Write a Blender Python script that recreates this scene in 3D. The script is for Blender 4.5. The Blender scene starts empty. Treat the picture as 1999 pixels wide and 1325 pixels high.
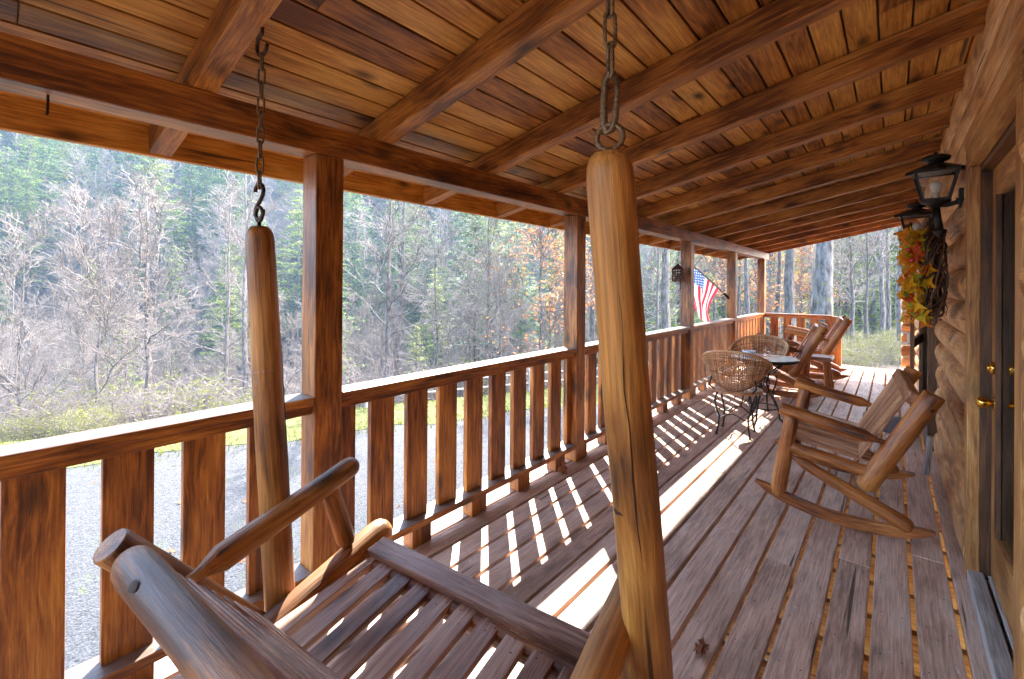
import bpy, math, random
import numpy as np
from mathutils import Vector, Matrix, noise as mnoise
R = math.radians
rnd = random.Random(7)
sc = bpy.context.scene
COL = sc.collection

# ------------------------------------------------------------------ helpers
def V(*a): return Vector(a)

class MB:
    """collects boxes, logs, tubes and sheets; builds ONE mesh object. 'g' = coordinates inside each piece (length first)"""
    def __init__(s): s.v = []; s.f = []; s.g = []; s.sm = []; s.mi = []
    def add(s, vs, fs, gs, smooth=False, mi=0):
        o = len(s.v); s.v += [tuple(p) for p in vs]; s.g += [tuple(p) for p in gs]
        for f in fs: s.f.append([i + o for i in f]); s.sm.append(smooth); s.mi.append(mi)
    def box(s, c, size, ax=(1, 0, 0), up=(0, 0, 1), mi=0, taper=None):
        """size = (length, width, height); ax = length direction"""
        ax = Vector(ax).normalized(); up = Vector(up); w = up.cross(ax).normalized(); u = ax.cross(w)
        c = Vector(c); L, W, H = [d / 2 for d in size]; vs = []; gs = []
        off = Vector((rnd.uniform(0, 50), rnd.uniform(0, 50), rnd.uniform(0, 50)))
        for i in (-1, 1):
            for j in (-1, 1):
                for k in (-1, 1):
                    vs.append(c + ax * L * i + w * W * j + u * H * k); gs.append(off + Vector((L * i, W * j, H * k)))
        s.add(vs, [(0, 1, 3, 2), (4, 6, 7, 5), (0, 4, 5, 1), (2, 3, 7, 6), (0, 2, 6, 4), (1, 5, 7, 3)], gs, False, mi)
    def beam(s, p0, p1, w, h, up=(0, 0, 1), mi=0):
        p0, p1 = Vector(p0), Vector(p1); s.box((p0 + p1) / 2, ((p1 - p0).length, w, h), p1 - p0, up, mi)
    def tube(s, pts, rad, seg=8, cap=True, smooth=True, mi=0, closed=False, wob=0.0):
        pts = [Vector(p) for p in pts]; n = len(pts)
        if not hasattr(rad, '__len__'): rad = [rad] * n
        off = Vector((rnd.uniform(0, 50), rnd.uniform(0, 50), rnd.uniform(0, 50)))
        vs = []; gs = []; t0 = None; run = 0
        for i in range(n):
            if closed: t = pts[(i + 1) % n] - pts[i - 1]
            else: t = pts[min(i + 1, n - 1)] - pts[max(i - 1, 0)]
            if t.length < 1e-9: t = Vector((0, 0, 1))
            t.normalize()
            if t0 is None:
                a = Vector((0, 0, 1)) if abs(t.z) < .9 else Vector((1, 0, 0)); x = (a - t * a.dot(t)).normalized()
            else: x = (x - t * x.dot(t)).normalized()
            t0 = t; y = t.cross(x)
            if i: run += (pts[i] - pts[i - 1]).length
            for j in range(seg):
                an = 2 * math.pi * j / seg; r = rad[i]
                if wob: r *= 1 + wob * mnoise.noise(Vector((run * 4 + off.x, math.cos(an) * 1.3, math.sin(an) * 1.3 + off.y)))
                d = x * math.cos(an) + y * math.sin(an)
                vs.append(pts[i] + d * r); gs.append(off + Vector((run, math.cos(an) * r, math.sin(an) * r)))
        fs = []
        for i in range(n if closed else n - 1):
            for j in range(seg):
                a = i * seg + j; b = i * seg + (j + 1) % seg; c = ((i + 1) % n) * seg + (j + 1) % seg; d = ((i + 1) % n) * seg + j
                fs.append((a, b, c, d))
        s.add(vs, fs, gs, smooth, mi)
        if cap and not closed:
            o = len(s.v) - len(vs)
            s.f.append([o + j for j in range(seg)][::-1]); s.sm.append(False); s.mi.append(mi)
            s.f.append([o + (n - 1) * seg + j for j in range(seg)]); s.sm.append(False); s.mi.append(mi)
    def log(s, p0, p1, r, r1=None, e0='round', e1='round', seg=16, wob=.05, bend=.004, tl=.09, mi=0):
        """peeled log between two points. ends: 'round', 'flat', 'tenon' (cone down to a thin dowel)"""
        p0, p1 = Vector(p0), Vector(p1); r1 = r if r1 is None else r1; L = (p1 - p0).length; d = (p1 - p0) / L
        side = d.cross(Vector((.3, .5, .81))).normalized()
        st = []
        def end(kind, rr):
            if kind == 'flat': return [(0, .93), (.008, 1)]
            if kind == 'tenon': return [(0, .36), (tl * .35, .38), (tl * .5, .46), (tl, 1)]
            return [(0, .55), (.25 * rr, .8), (.6 * rr, .94), (1.2 * rr, 1)]
        a = end(e0, r); b = end(e1, r1)
        lo = a[-1][0]; hi = L - b[-1][0]
        st = [(t, k) for t, k in a] + [(lo + (hi - lo) * i / 9, 1) for i in range(1, 9)] + [(L - t, k) for t, k in reversed(b)]
        ph = rnd.uniform(0, 6)
        pts = [p0 + d * t + side * bend * math.sin(ph + t * 4) for t, k in st]
        s.tube(pts, [(r + (r1 - r) * t / L) * k for t, k in st], seg, True, True, mi, wob=wob)
    def marks(s, p0, p1, r0, r1, knots=4, crack=True, seed=1, mi=1, ca=None):
        """dark knots and a drying crack on a log's surface"""
        rg = random.Random(seed); p0, p1 = Vector(p0), Vector(p1); d = (p1 - p0).normalized(); L = (p1 - p0).length; x = d.orthogonal().normalized(); y = d.cross(x)
        for k in range(knots):
            t = rg.uniform(.08, .92); a = rg.uniform(0, 6.28); n = x * math.cos(a) + y * math.sin(a); r = (r0 + (r1 - r0) * t); c = p0 + d * L * t + n * (r * .985); q = rg.uniform(.006, .014); sd = d.cross(n); pts = []
            vs = [c + n * .0018] + [c + d * q * 1.25 * math.cos(b) * rg.uniform(.88, 1.12) + sd * q * math.sin(b) * rg.uniform(.88, 1.12) - n * .0010 for b in [i * 6.283 / 16 for i in range(16)]]
            s.add(vs, [(0, 1 + i, 1 + (i + 1) % 16) for i in range(16)], [(0, 0, 0)] * 17, True, mi)
        if crack:
            a = rg.uniform(0, 6.28) if ca is None else ca; pts = []; n_ = 26; t0, t1 = rg.uniform(.04, .2), rg.uniform(.7, .97)
            for i in range(n_ + 1):
                t = t0 + (t1 - t0) * i / n_; a += rg.uniform(-.06, .06); n = x * math.cos(a) + y * math.sin(a); pts.append(p0 + d * L * t + n * (r0 + (r1 - r0) * t) * 1.0)
            s.tube(pts, [.0003 + .0017 * math.sin(math.pi * i / n_) * rg.uniform(.5, 1.1) for i in range(n_ + 1)], 5, False, True, mi)
    def build(s, name, mat, parent=None, bev=0, kind=None, sub=0):
        me = bpy.data.meshes.new(name); me.from_pydata(s.v, [], s.f)
        at = me.attributes.new('g', 'FLOAT_VECTOR', 'POINT'); at.data.foreach_set('vector', np.array(s.g, 'f').ravel())
        me.polygons.foreach_set('use_smooth', s.sm)
        mats = mat if isinstance(mat, (list, tuple)) else [mat]
        for m in mats: me.materials.append(m)
        if len(mats) > 1: me.polygons.foreach_set('material_index', s.mi)
        me.update()
        o = bpy.data.objects.new(name, me); COL.objects.link(o)
        if parent is not None: o.parent = parent
        if bev:
            m = o.modifiers.new('bevel', 'BEVEL'); m.width = bev; m.segments = 2; m.limit_method = 'ANGLE'; m.angle_limit = R(50)
        if kind: o['kind'] = kind
        return o

def tag(o, label, cat, group=None):
    o['label'] = label; o['category'] = cat
    if group: o['group'] = group
    return o
def thing(name, label, cat, loc=(0, 0, 0), rz=0, group=None):
    o = bpy.data.objects.new(name, None); COL.objects.link(o); o.empty_display_size = .1
    o.location = loc; o.rotation_euler = (0, 0, rz); return tag(o, label, cat, group)
def dup(root, loc, rz, label, group=None, scale=None, rot=None):
    r = root.copy(); COL.objects.link(r); r.location = loc; r.rotation_euler = rot if rot else (0, 0, rz); r['label'] = label
    if group: r['group'] = group
    if scale: r.scale = scale
    for ch in list(root.children):
        c = ch.copy(); COL.objects.link(c); c.parent = r
        for g in list(ch.children):
            d = g.copy(); COL.objects.link(d); d.parent = c
    return r

# ------------------------------------------------------------------ materials
def newmat(name):
    m = bpy.data.materials.new(name); m.use_nodes = True; nt = m.node_tree; nt.nodes.clear()
    out = nt.nodes.new('ShaderNodeOutputMaterial'); b = nt.nodes.new('ShaderNodeBsdfPrincipled')
    nt.links.new(b.outputs[0], out.inputs[0]); return m, nt, b, out
def N(nt, t, **kw):
    n = nt.nodes.new('ShaderNode' + t)
    for k, v in kw.items(): setattr(n, k, v)
    return n
def ramp(nt, stops):
    r = N(nt, 'ValToRGB'); e = r.color_ramp.elements
    while len(e) < len(stops): e.new(.5)
    for i, (p, c) in enumerate(stops): e[i].position = p; e[i].color = (*c, 1) if len(c) == 3 else c
    return r
def wood(name, dark, mid, light, rough=.5, grain=1.0, blotch=.5, knots=.6, bump=.25, vary=.35, coat=0.0, wear=None, con=1.0, up=None, fleck=0):
    m, nt, b, out = newmat(name); L = nt.links.new
    at = N(nt, 'Attribute', attribute_name='g')
    geo = N(nt, 'NewGeometry')
    mp = N(nt, 'Mapping'); mp.inputs['Scale'].default_value = (4.5 * grain, 66 * grain, 66 * grain); L(at.outputs['Vector'], mp.inputs[0])
    big = N(nt, 'TexNoise'); big.inputs['Scale'].default_value = 2.2; big.inputs['Detail'].default_value = 3
    mb = N(nt, 'Mapping'); mb.inputs['Scale'].default_value = (1, 3, 3); L(at.outputs['Vector'], mb.inputs[0]); L(mb.outputs[0], big.inputs[0])
    # knots: sparse voronoi in stretched space
    kv = N(nt, 'TexVoronoi', feature='F1'); kv.inputs['Scale'].default_value = 1.0; kv.inputs['Randomness'].default_value = 1
    km = N(nt, 'Mapping'); km.inputs['Scale'].default_value = (2.6, 5.5, 5.5); L(at.outputs['Vector'], km.inputs[0]); L(km.outputs[0], kv.inputs[0])
    kr = N(nt, 'MapRange'); kr.inputs[1].default_value = .05; kr.inputs[2].default_value = .22; kr.inputs[3].default_value = 1; kr.inputs[4].default_value = 0; L(kv.outputs['Distance'], kr.inputs[0])
    kw = N(nt, 'MapRange'); kw.inputs[1].default_value = .0; kw.inputs[2].default_value = .6; kw.inputs[3].default_value = 1.4; kw.inputs[4].default_value = 0; L(kv.outputs['Distance'], kw.inputs[0])
    add = N(nt, 'VectorMath', operation='ADD'); cx = N(nt, 'CombineXYZ'); L(kw.outputs[0], cx.inputs[1]); L(kw.outputs[0], cx.inputs[2])
    L(mp.outputs[0], add.inputs[0]); L(cx.outputs[0], add.inputs[1])
    gr = N(nt, 'TexNoise'); gr.inputs['Scale'].default_value = 1.0; gr.inputs['Detail'].default_value = 6; gr.inputs['Roughness'].default_value = .68; gr.inputs['Distortion'].default_value = .35
    L(add.outputs[0], gr.inputs[0])
    cr = ramp(nt, [(.5 - .13 / con, dark), (.5, mid), (.5 + .14 / con, light)])
    mixf = N(nt, 'Math', operation='MULTIPLY_ADD'); mixf.inputs[1].default_value = blotch; L(big.outputs[0], mixf.inputs[0])
    s2 = N(nt, 'Math', operation='MULTIPLY_ADD'); s2.inputs[1].default_value = 1 - blotch * .55; s2.inputs[2].default_value = -.22 * blotch; L(gr.outputs[0], s2.inputs[0]); L(s2.outputs[0], mixf.inputs[2])
    rv = N(nt, 'MapRange'); rv.inputs[3].default_value = -vary * .25; rv.inputs[4].default_value = vary * .25; L(geo.outputs['Random Per Island'], rv.inputs[0])
    fin = N(nt, 'Math', operation='ADD'); L(mixf.outputs[0], fin.inputs[0]); L(rv.outputs[0], fin.inputs[1]); L(fin.outputs[0], cr.inputs[0])
    kmul = N(nt, 'Math', operation='MULTIPLY'); kmul.inputs[1].default_value = knots; L(kr.outputs[0], kmul.inputs[0])
    mk = N(nt, 'Mix', data_type='RGBA'); mk.inputs[7].default_value = (dark[0] * .3, dark[1] * .28, dark[2] * .3, 1); L(kmul.outputs[0], mk.inputs[0]); L(cr.outputs[0], mk.inputs[6])
    col = mk.outputs[2]
    if wear:
        wn = N(nt, 'TexNoise'); wn.inputs['Scale'].default_value = 5; wn.inputs['Detail'].default_value = 8; wn.inputs['Roughness'].default_value = .7
        wm = N(nt, 'Mapping'); wm.inputs['Scale'].default_value = (.5, 2.5, 2.5); L(at.outputs['Vector'], wm.inputs[0]); L(wm.outputs[0], wn.inputs[0])
        wr = N(nt, 'MapRange'); wr.inputs[1].default_value = .5; wr.inputs[2].default_value = .72; L(wn.outputs[0], wr.inputs[0])
        wmul = N(nt, 'Math', operation='MULTIPLY'); wmul.inputs[1].default_value = wear[1]; L(wr.outputs[0], wmul.inputs[0])
        mw = N(nt, 'Mix', data_type='RGBA'); mw.inputs[7].default_value = (*wear[0], 1); L(wmul.outputs[0], mw.inputs[0]); L(col, mw.inputs[6]); col = mw.outputs[2]
    fi = N(nt, 'TexNoise'); fi.inputs['Scale'].default_value = 1; fi.inputs['Detail'].default_value = 3; fm_ = N(nt, 'Mapping'); fm_.inputs['Scale'].default_value = (5, 170, 170); L(at.outputs['Vector'], fm_.inputs[0]); L(fm_.outputs[0], fi.inputs[0])
    ck = N(nt, 'TexNoise'); ck.inputs['Scale'].default_value = 1; ck.inputs['Detail'].default_value = 1; cm_ = N(nt, 'Mapping'); cm_.inputs['Scale'].default_value = (.9, 34, 34); L(at.outputs['Vector'], cm_.inputs[0]); L(cm_.outputs[0], ck.inputs[0])
    cv = N(nt, 'MapRange'); cv.inputs[1].default_value = .285; cv.inputs[2].default_value = .25; L(ck.outputs[0], cv.inputs[0])
    fv = N(nt, 'MapRange'); fv.inputs[1].default_value = .3; fv.inputs[2].default_value = .7; fv.inputs[3].default_value = .72; fv.inputs[4].default_value = 1.25; L(fi.outputs[0], fv.inputs[0])
    cs_ = N(nt, 'Math', operation='MULTIPLY_ADD'); cs_.inputs[1].default_value = -.8; cs_.inputs[2].default_value = 1; L(cv.outputs[0], cs_.inputs[0])
    fc = N(nt, 'Math', operation='MULTIPLY'); L(fv.outputs[0], fc.inputs[0]); L(cs_.outputs[0], fc.inputs[1])
    sc3 = N(nt, 'VectorMath', operation='SCALE'); L(col, sc3.inputs[0]); L(fc.outputs[0], sc3.inputs['Scale']); col = sc3.outputs[0]
    if fleck:   # small pale scuffs
        fk = N(nt, 'TexNoise'); fk.inputs['Scale'].default_value = 1; fk.inputs['Detail'].default_value = 4; fk.inputs['Roughness'].default_value = .6; fkm = N(nt, 'Mapping'); fkm.inputs['Scale'].default_value = (22, 42, 42); L(at.outputs['Vector'], fkm.inputs[0]); L(fkm.outputs[0], fk.inputs[0])
        fkr = N(nt, 'MapRange'); fkr.inputs[1].default_value = .66; fkr.inputs[2].default_value = .74; fkr.inputs[4].default_value = fleck; L(fk.outputs[0], fkr.inputs[0]); mf = N(nt, 'Mix', data_type='RGBA'); mf.inputs[7].default_value = (.78, .72, .68, 1); L(fkr.outputs[0], mf.inputs[0]); L(col, mf.inputs[6]); col = mf.outputs[2]
        dk = N(nt, 'TexNoise'); dk.inputs['Scale'].default_value = 1; dk.inputs['Detail'].default_value = 6; dkm = N(nt, 'Mapping'); dkm.inputs['Scale'].default_value = (3, 9, 9); L(at.outputs['Vector'], dkm.inputs[0]); L(dkm.outputs[0], dk.inputs[0])
        dkr = N(nt, 'MapRange'); dkr.inputs[1].default_value = .55; dkr.inputs[2].default_value = .75; dkr.inputs[4].default_value = .5; L(dk.outputs[0], dkr.inputs[0]); md_ = N(nt, 'Mix', data_type='RGBA'); md_.inputs[7].default_value = (.15, .09, .065, 1); L(dkr.outputs[0], md_.inputs[0]); L(col, md_.inputs[6]); col = md_.outputs[2]
    if up:      # greyer upward faces: weathering, plus sunlit glare and sky sheen put into the colour
        sx = N(nt, 'SeparateXYZ'); L(geo.outputs['True Normal'], sx.inputs[0]); ur = N(nt, 'MapRange'); ur.inputs[1].default_value = .55; ur.inputs[2].default_value = .98; L(sx.outputs[2], ur.inputs[0])
        um = N(nt, 'Math', operation='MULTIPLY'); um.inputs[1].default_value = up[1]; L(ur.outputs[0], um.inputs[0]); mu = N(nt, 'Mix', data_type='RGBA', blend_type='MIX'); L(um.outputs[0], mu.inputs[0]); L(col, mu.inputs[6])
        ug = ramp(nt, [(.3, tuple(c * .55 for c in up[0])), (.65, up[0])]); L(gr.outputs[0], ug.inputs[0]); L(ug.outputs[0], mu.inputs[7]); col = mu.outputs[2]
    L(col, b.inputs['Base Color'])
    rr = N(nt, 'MapRange'); rr.inputs[3].default_value = rough - .08; rr.inputs[4].default_value = rough + .15; L(gr.outputs[0], rr.inputs[0]); L(rr.outputs[0], b.inputs['Roughness'])
    bp = N(nt, 'Bump'); bp.inputs['Strength'].default_value = bump; bp.inputs['Distance'].default_value = .004; hb_ = N(nt, 'Math', operation='MULTIPLY_ADD'); hb_.inputs[1].default_value = .5; L(fi.outputs[0], hb_.inputs[0]); hb2 = N(nt, 'Math', operation='MULTIPLY_ADD'); hb2.inputs[1].default_value = 1.6; L(big.outputs[0], hb2.inputs[0]); L(gr.outputs[0], hb2.inputs[2]); L(hb2.outputs[0], hb_.inputs[2])
    hc_ = N(nt, 'Math', operation='MULTIPLY_ADD'); hc_.inputs[1].default_value = -.7; L(cv.outputs[0], hc_.inputs[0]); L(hb_.outputs[0], hc_.inputs[2]); L(hc_.outputs[0], bp.inputs['Height']); L(bp.outputs[0], b.inputs['Normal'])
    if coat: b.inputs['Coat Weight'].default_value = coat; b.inputs['Coat Roughness'].default_value = .28
    return m
def plain(name, col, rough=.5, metal=0, bump=0, bscale=60, var=0, spec=None):
    m, nt, b, out = newmat(name); L = nt.links.new
    b.inputs['Roughness'].default_value = rough; b.inputs['Metallic'].default_value = metal
    tc = N(nt, 'TexCoord'); nz = N(nt, 'TexNoise'); nz.inputs['Scale'].default_value = bscale; nz.inputs['Detail'].default_value = 5; L(tc.outputs['Object'], nz.inputs[0])
    k = 1 - var
    r = ramp(nt, [(.3, tuple(c * k for c in col)), (.7, tuple(min(1, c * (1 + var)) for c in col))]); L(nz.outputs[0], r.inputs[0]); L(r.outputs[0], b.inputs['Base Color'])
    if bump:
        bp = N(nt, 'Bump'); bp.inputs['Strength'].default_value = bump; bp.inputs['Distance'].default_value = .002; L(nz.outputs[0], bp.inputs['Height']); L(bp.outputs[0], b.inputs['Normal'])
    return m
def leafmat(name, stops, trans=.45, rough=.6, obj=.45):
    """thin leaves: colour varies per leaf clump; light passes through"""
    m, nt, b, out = newmat(name); L = nt.links.new
    geo = N(nt, 'NewGeometry'); r = ramp(nt, stops); r.color_ramp.interpolation = 'LINEAR'
    oi = N(nt, 'ObjectInfo'); ad = N(nt, 'Math', operation='MULTIPLY_ADD'); ad.inputs[1].default_value = obj
    ml = N(nt, 'Math', operation='MULTIPLY'); ml.inputs[1].default_value = 1 - obj; L(geo.outputs['Random Per Island'], ml.inputs[0])
    L(oi.outputs['Random'], ad.inputs[0]); L(ml.outputs[0], ad.inputs[2]); L(ad.outputs[0], r.inputs[0])
    L(r.outputs[0], b.inputs['Base Color']); b.inputs['Roughness'].default_value = rough; b.inputs['Specular IOR Level'].default_value = .25
    t = N(nt, 'BsdfTranslucent'); L(r.outputs[0], t.inputs[0]); mx = N(nt, 'MixShader'); mx.inputs[0].default_value = trans
    L(b.outputs[0], mx.inputs[1]); L(t.outputs[0], mx.inputs[2]); L(mx.outputs[0], out.inputs[0]); return m

M = {}
M['stain'] = wood('stained_pine', (.10, .022, .002), (.35, .108, .011), (.60, .245, .034), rough=.42, blotch=.6, knots=.85, vary=.35, up=((.17, .14, .12), .8), coat=.15, con=.9)
M['ceiling'] = wood('ceiling_pine', (.14, .040, .006), (.44, .165, .026), (.68, .34, .07), rough=.5, blotch=.6, knots=.95, vary=.45, con=.8)
M['fascia'] = wood('fascia_pine', (.28, .10, .009), (.55, .23, .025), (.70, .36, .07), rough=.5, blotch=.5, knots=.9, vary=.2, con=.9)
M['deck'] = wood('weathered_deck', (.30, .185, .125), (.58, .375, .27), (.72, .52, .40), rough=.5, blotch=.55, knots=.5, vary=.35, grain=1.2, bump=.6, wear=((.72, .58, .48), .5), con=.75, fleck=.75)
M['joist'] = wood('deck_joist', (.35, .13, .015), (.68, .30, .06), (.75, .42, .12), rough=.6, vary=.3)
M['log'] = wood('peeled_log', (.10, .021, .003), (.34, .096, .014), (.55, .215, .046), rough=.44, blotch=.8, knots=1.0, vary=.25, coat=.12, wear=((.42, .22, .12), .25), bump=.8)
M['swinglog'] = wood('varnished_log', (.08, .022, .003), (.33, .115, .018), (.56, .24, .05), rough=.44, blotch=.9, knots=1.0, vary=.2, coat=.15, wear=((.36, .22, .13), .2), up=((.34, .24, .19), .25), bump=.9)
M['slat'] = wood('seat_slat', (.15, .065, .035), (.37, .20, .135), (.56, .38, .28), rough=.42, blotch=.5, knots=.7, vary=.5, coat=.08, wear=((.60, .48, .41), .4), con=.85)
M['wall'] = wood('cabin_log', (.26, .095, .025), (.56, .265, .085), (.74, .44, .20), rough=.5, blotch=.7, knots=.95, vary=.5, grain=.8, wear=((.66, .50, .38), .4), bump=.5)
M['trim'] = wood('door_trim', (.19, .075, .018), (.42, .19, .055), (.57, .32, .11), rough=.45, blotch=.5, knots=.5, vary=.2)
M['chairslat'] = wood('chair_slat', (.20, .065, .022), (.46, .19, .08), (.66, .36, .19), rough=.42, blotch=.5, knots=.7, vary=.6, coat=.05, con=.85)
M['crack'] = plain('dark_crack', (.040, .017, .008), .75, 0, .4, 300, .5)
M['darktrim'] = wood('dark_trim', (.05, .02, .008), (.12, .05, .02), (.2, .09, .04), rough=.45, blotch=.5, knots=.3, vary=.2)
M['sill'] = wood('grey_sill', (.22, .20, .19), (.40, .37, .35), (.55, .52, .5), rough=.6, vary=.2)
M['iron'] = plain('black_iron', (.012, .011, .011), .45, .3, .2, 80)
M['rust'] = plain('rusty_chain', (.19, .12, .065), .5, .6, .5, 220, .55)
M['hook'] = plain('dark_hook', (.06, .035, .025), .45, .7, .4, 150, .5)
M['brass'] = plain('brass', (.75, .46, .09), .2, 1.0)
M['wicker'] = wood('wicker', (.22, .09, .035), (.46, .22, .09), (.66, .40, .21), rough=.45, vary=.8, knots=0, bump=.2)
M['cane'] = wood('seat_cane', (.3, .2, .15), (.48, .36, .29), (.6, .5, .44), rough=.45, vary=.6, knots=0)
M['bowl'] = plain('bowl_glaze', (.72, .70, .72), .25)
M['tin'] = plain('rusty_tin', (.10, .045, .028), .55, .5, .4, 90, .4)
M['mat'] = plain('doormat', (.17, .155, .16), .95, 0, 1, 300, .35)
M['white'] = plain('white_plastic', (.75, .75, .74), .4)

def glassmat(name='clear_glass', rough=.02):
    m, nt, b, out = newmat(name); L = nt.links.new
    g = N(nt, 'BsdfGlossy'); g.inputs['Roughness'].default_value = rough; t = N(nt, 'BsdfTransparent'); t.inputs[0].default_value = (.93, .95, .94, 1)
    f = N(nt, 'Fresnel'); f.inputs[0].default_value = 1.5; ad = N(nt, 'Math', operation='ADD'); ad.inputs[1].default_value = .05; L(f.outputs[0], ad.inputs[0]); mx = N(nt, 'MixShader'); L(ad.outputs[0], mx.inputs[0]); L(t.outputs[0], mx.inputs[1]); L(g.outputs[0], mx.inputs[2]); L(mx.outputs[0], out.inputs[0]); return m
M['glass'] = glassmat()
def tabletop():
    m, nt, b, out = newmat('table_mosaic'); L = nt.links.new; tc = N(nt, 'TexCoord'); v = N(nt, 'TexVoronoi'); v.inputs['Scale'].default_value = 55; L(tc.outputs['Object'], v.inputs[0])
    r = ramp(nt, [(0, (.70, .72, .75)), (1, (.86, .87, .88))]); L(v.outputs['Color'], r.inputs[0]); L(r.outputs[0], b.inputs['Base Color']); b.inputs['Roughness'].default_value = .2; b.inputs['Coat Weight'].default_value = 1; b.inputs['Coat Roughness'].default_value = .04; return m
M['mosaic'] = tabletop()

def groundmat():
    m, nt, b, out = newmat('forest_floor'); L = nt.links.new; tc = N(nt, 'TexCoord')
    n1 = N(nt, 'TexNoise'); n1.inputs['Scale'].default_value = .12; n1.inputs['Detail'].default_value = 8; n1.inputs['Roughness'].default_value = .65; L(tc.outputs['Object'], n1.inputs[0])
    n2 = N(nt, 'TexNoise'); n2.inputs['Scale'].default_value = 3; n2.inputs['Detail'].default_value = 8; n2.inputs['Roughness'].default_value = .75; L(tc.outputs['Object'], n2.inputs[0])
    r = ramp(nt, [(.3, (.022, .016, .014)), (.5, (.06, .042, .034)), (.7, (.13, .09, .07))]); L(n2.outputs[0], r.inputs[0])
    r2 = ramp(nt, [(.4, (.05, .07, .03)), (.6, (1, 1, 1))]); r2.color_ramp.elements[0].color = (.35, .42, .25, 1); L(n1.outputs[0], r2.inputs[0])
    mx = N(nt, 'Mix', data_type='RGBA', blend_type='MULTIPLY'); mx.inputs[0].default_value = .7; L(r.outputs[0], mx.inputs[6]); L(r2.outputs[0], mx.inputs[7]); L(mx.outputs[2], b.inputs['Base Color'])
    b.inputs['Roughness'].default_value = .95; bp = N(nt, 'Bump'); bp.inputs['Strength'].default_value = .8; bp.inputs['Distance'].default_value = .08; L(n2.outputs[0], bp.inputs['Height']); L(bp.outputs[0], b.inputs['Normal']); return m
M['ground'] = groundmat()
def gravelmat():
    m, nt, b, out = newmat('gravel'); L = nt.links.new; tc = N(nt, 'TexCoord')
    v = N(nt, 'TexVoronoi'); v.inputs['Scale'].default_value = 42; L(tc.outputs['Object'], v.inputs[0])
    v2 = N(nt, 'TexNoise'); v2.inputs['Scale'].default_value = 1.3; v2.inputs['Detail'].default_value = 8; v2.inputs['Roughness'].default_value = .7; L(tc.outputs['Object'], v2.inputs[0])
    r = ramp(nt, [(.0, (.009, .0095, .011)), (.35, (.027, .028, .0315)), (1, (.060, .062, .068))]); L(v.outputs['Color'], r.inputs[0])
    gr = N(nt, 'MapRange'); gr.inputs[1].default_value = .56; gr.inputs[2].default_value = .68; L(v2.outputs[0], gr.inputs[0])
    g2 = N(nt, 'TexNoise'); g2.inputs['Scale'].default_value = 14; g2.inputs['Detail'].default_value = 4; L(tc.outputs['Object'], g2.inputs[0])
    gm = N(nt, 'MapRange'); gm.inputs[1].default_value = .48; gm.inputs[2].default_value = .6; L(g2.outputs[0], gm.inputs[0]); mm = N(nt, 'Math', operation='MULTIPLY'); L(gr.outputs[0], mm.inputs[0]); L(gm.outputs[0], mm.inputs[1])
    mx = N(nt, 'Mix', data_type='RGBA'); mx.inputs[7].default_value = (.05, .065, .018, 1); L(mm.outputs[0], mx.inputs[0]); L(r.outputs[0], mx.inputs[6]); L(mx.outputs[2], b.inputs['Base Color'])
    b.inputs['Roughness'].default_value = .9; bp = N(nt, 'Bump'); bp.inputs['Strength'].default_value = 1; bp.inputs['Distance'].default_value = .012; L(v.outputs['Distance'], bp.inputs['Height']); bp.invert = True; L(bp.outputs[0], b.inputs['Normal']); return m
M['gravel'] = gravelmat()
def barkmat(name, c0, c1, moss=0):
    m, nt, b, out = newmat(name); L = nt.links.new; tc = N(nt, 'TexCoord'); mp = N(nt, 'Mapping'); mp.inputs['Scale'].default_value = (9, 9, 2.2); L(tc.outputs['Object'], mp.inputs[0])
    n = N(nt, 'TexNoise'); n.inputs['Scale'].default_value = 1.2; n.inputs['Detail'].default_value = 7; n.inputs['Roughness'].default_value = .7; L(mp.outputs[0], n.inputs[0])
    r = ramp(nt, [(.38, c0), (.62, c1)]); L(n.outputs[0], r.inputs[0]); col = r.outputs[0]
    if moss:
        n2 = N(nt, 'TexNoise'); n2.inputs['Scale'].default_value = 2.6; n2.inputs['Detail'].default_value = 6; L(tc.outputs['Object'], n2.inputs[0]); mr = N(nt, 'MapRange'); mr.inputs[1].default_value = .60; mr.inputs[2].default_value = .68; L(n2.outputs[0], mr.inputs[0])
        mx = N(nt, 'Mix', data_type='RGBA'); mx.inputs[7].default_value = (.13, .12, .02, 1); mlt = N(nt, 'Math', operation='MULTIPLY'); mlt.inputs[1].default_value = moss; L(mr.outputs[0], mlt.inputs[0]); L(mlt.outputs[0], mx.inputs[0]); L(col, mx.inputs[6]); col = mx.outputs[2]
    L(col, b.inputs['Base Color']); b.inputs['Roughness'].default_value = .85; bp = N(nt, 'Bump'); bp.inputs['Strength'].default_value = .8; bp.inputs['Distance'].default_value = .03; L(n.outputs[0], bp.inputs['Height']); L(bp.outputs[0], b.inputs['Normal']); return m
M['bark'] = barkmat('grey_bark', (.03, .024, .02), (.17, .15, .14))
M['barkmoss'] = barkmat('mossy_bark', (.028, .024, .022), (.17, .16, .15), .9)
M['barkdark'] = barkmat('dark_bark', (.035, .026, .022), (.14, .105, .085))
M['twig'] = plain('pale_twig', (.125, .104, .094), .7, 0, 0, 2, .25)
M['needle'] = leafmat('evergreen_needles', [(0, (.012, .045, .035)), (.3, (.04, .095, .045)), (.6, (.16, .22, .04)), (1, (.38, .40, .08))], .5)
M['oakleaf'] = leafmat('dry_oak_leaves', [(0, (.34, .13, .045)), (.5, (.48, .2, .07)), (1, (.55, .32, .14))], .5, .6, 0)
M['bush'] = leafmat('bush_leaves', [(0, (.07, .085, .02)), (.6, (.17, .18, .04)), (1, (.32, .30, .10))], .45)
M['grass'] = leafmat('grass_blades', [(0, (.05, .07, .008)), (.5, (.10, .12, .014)), (1, (.17, .16, .035))], .5)
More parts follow.
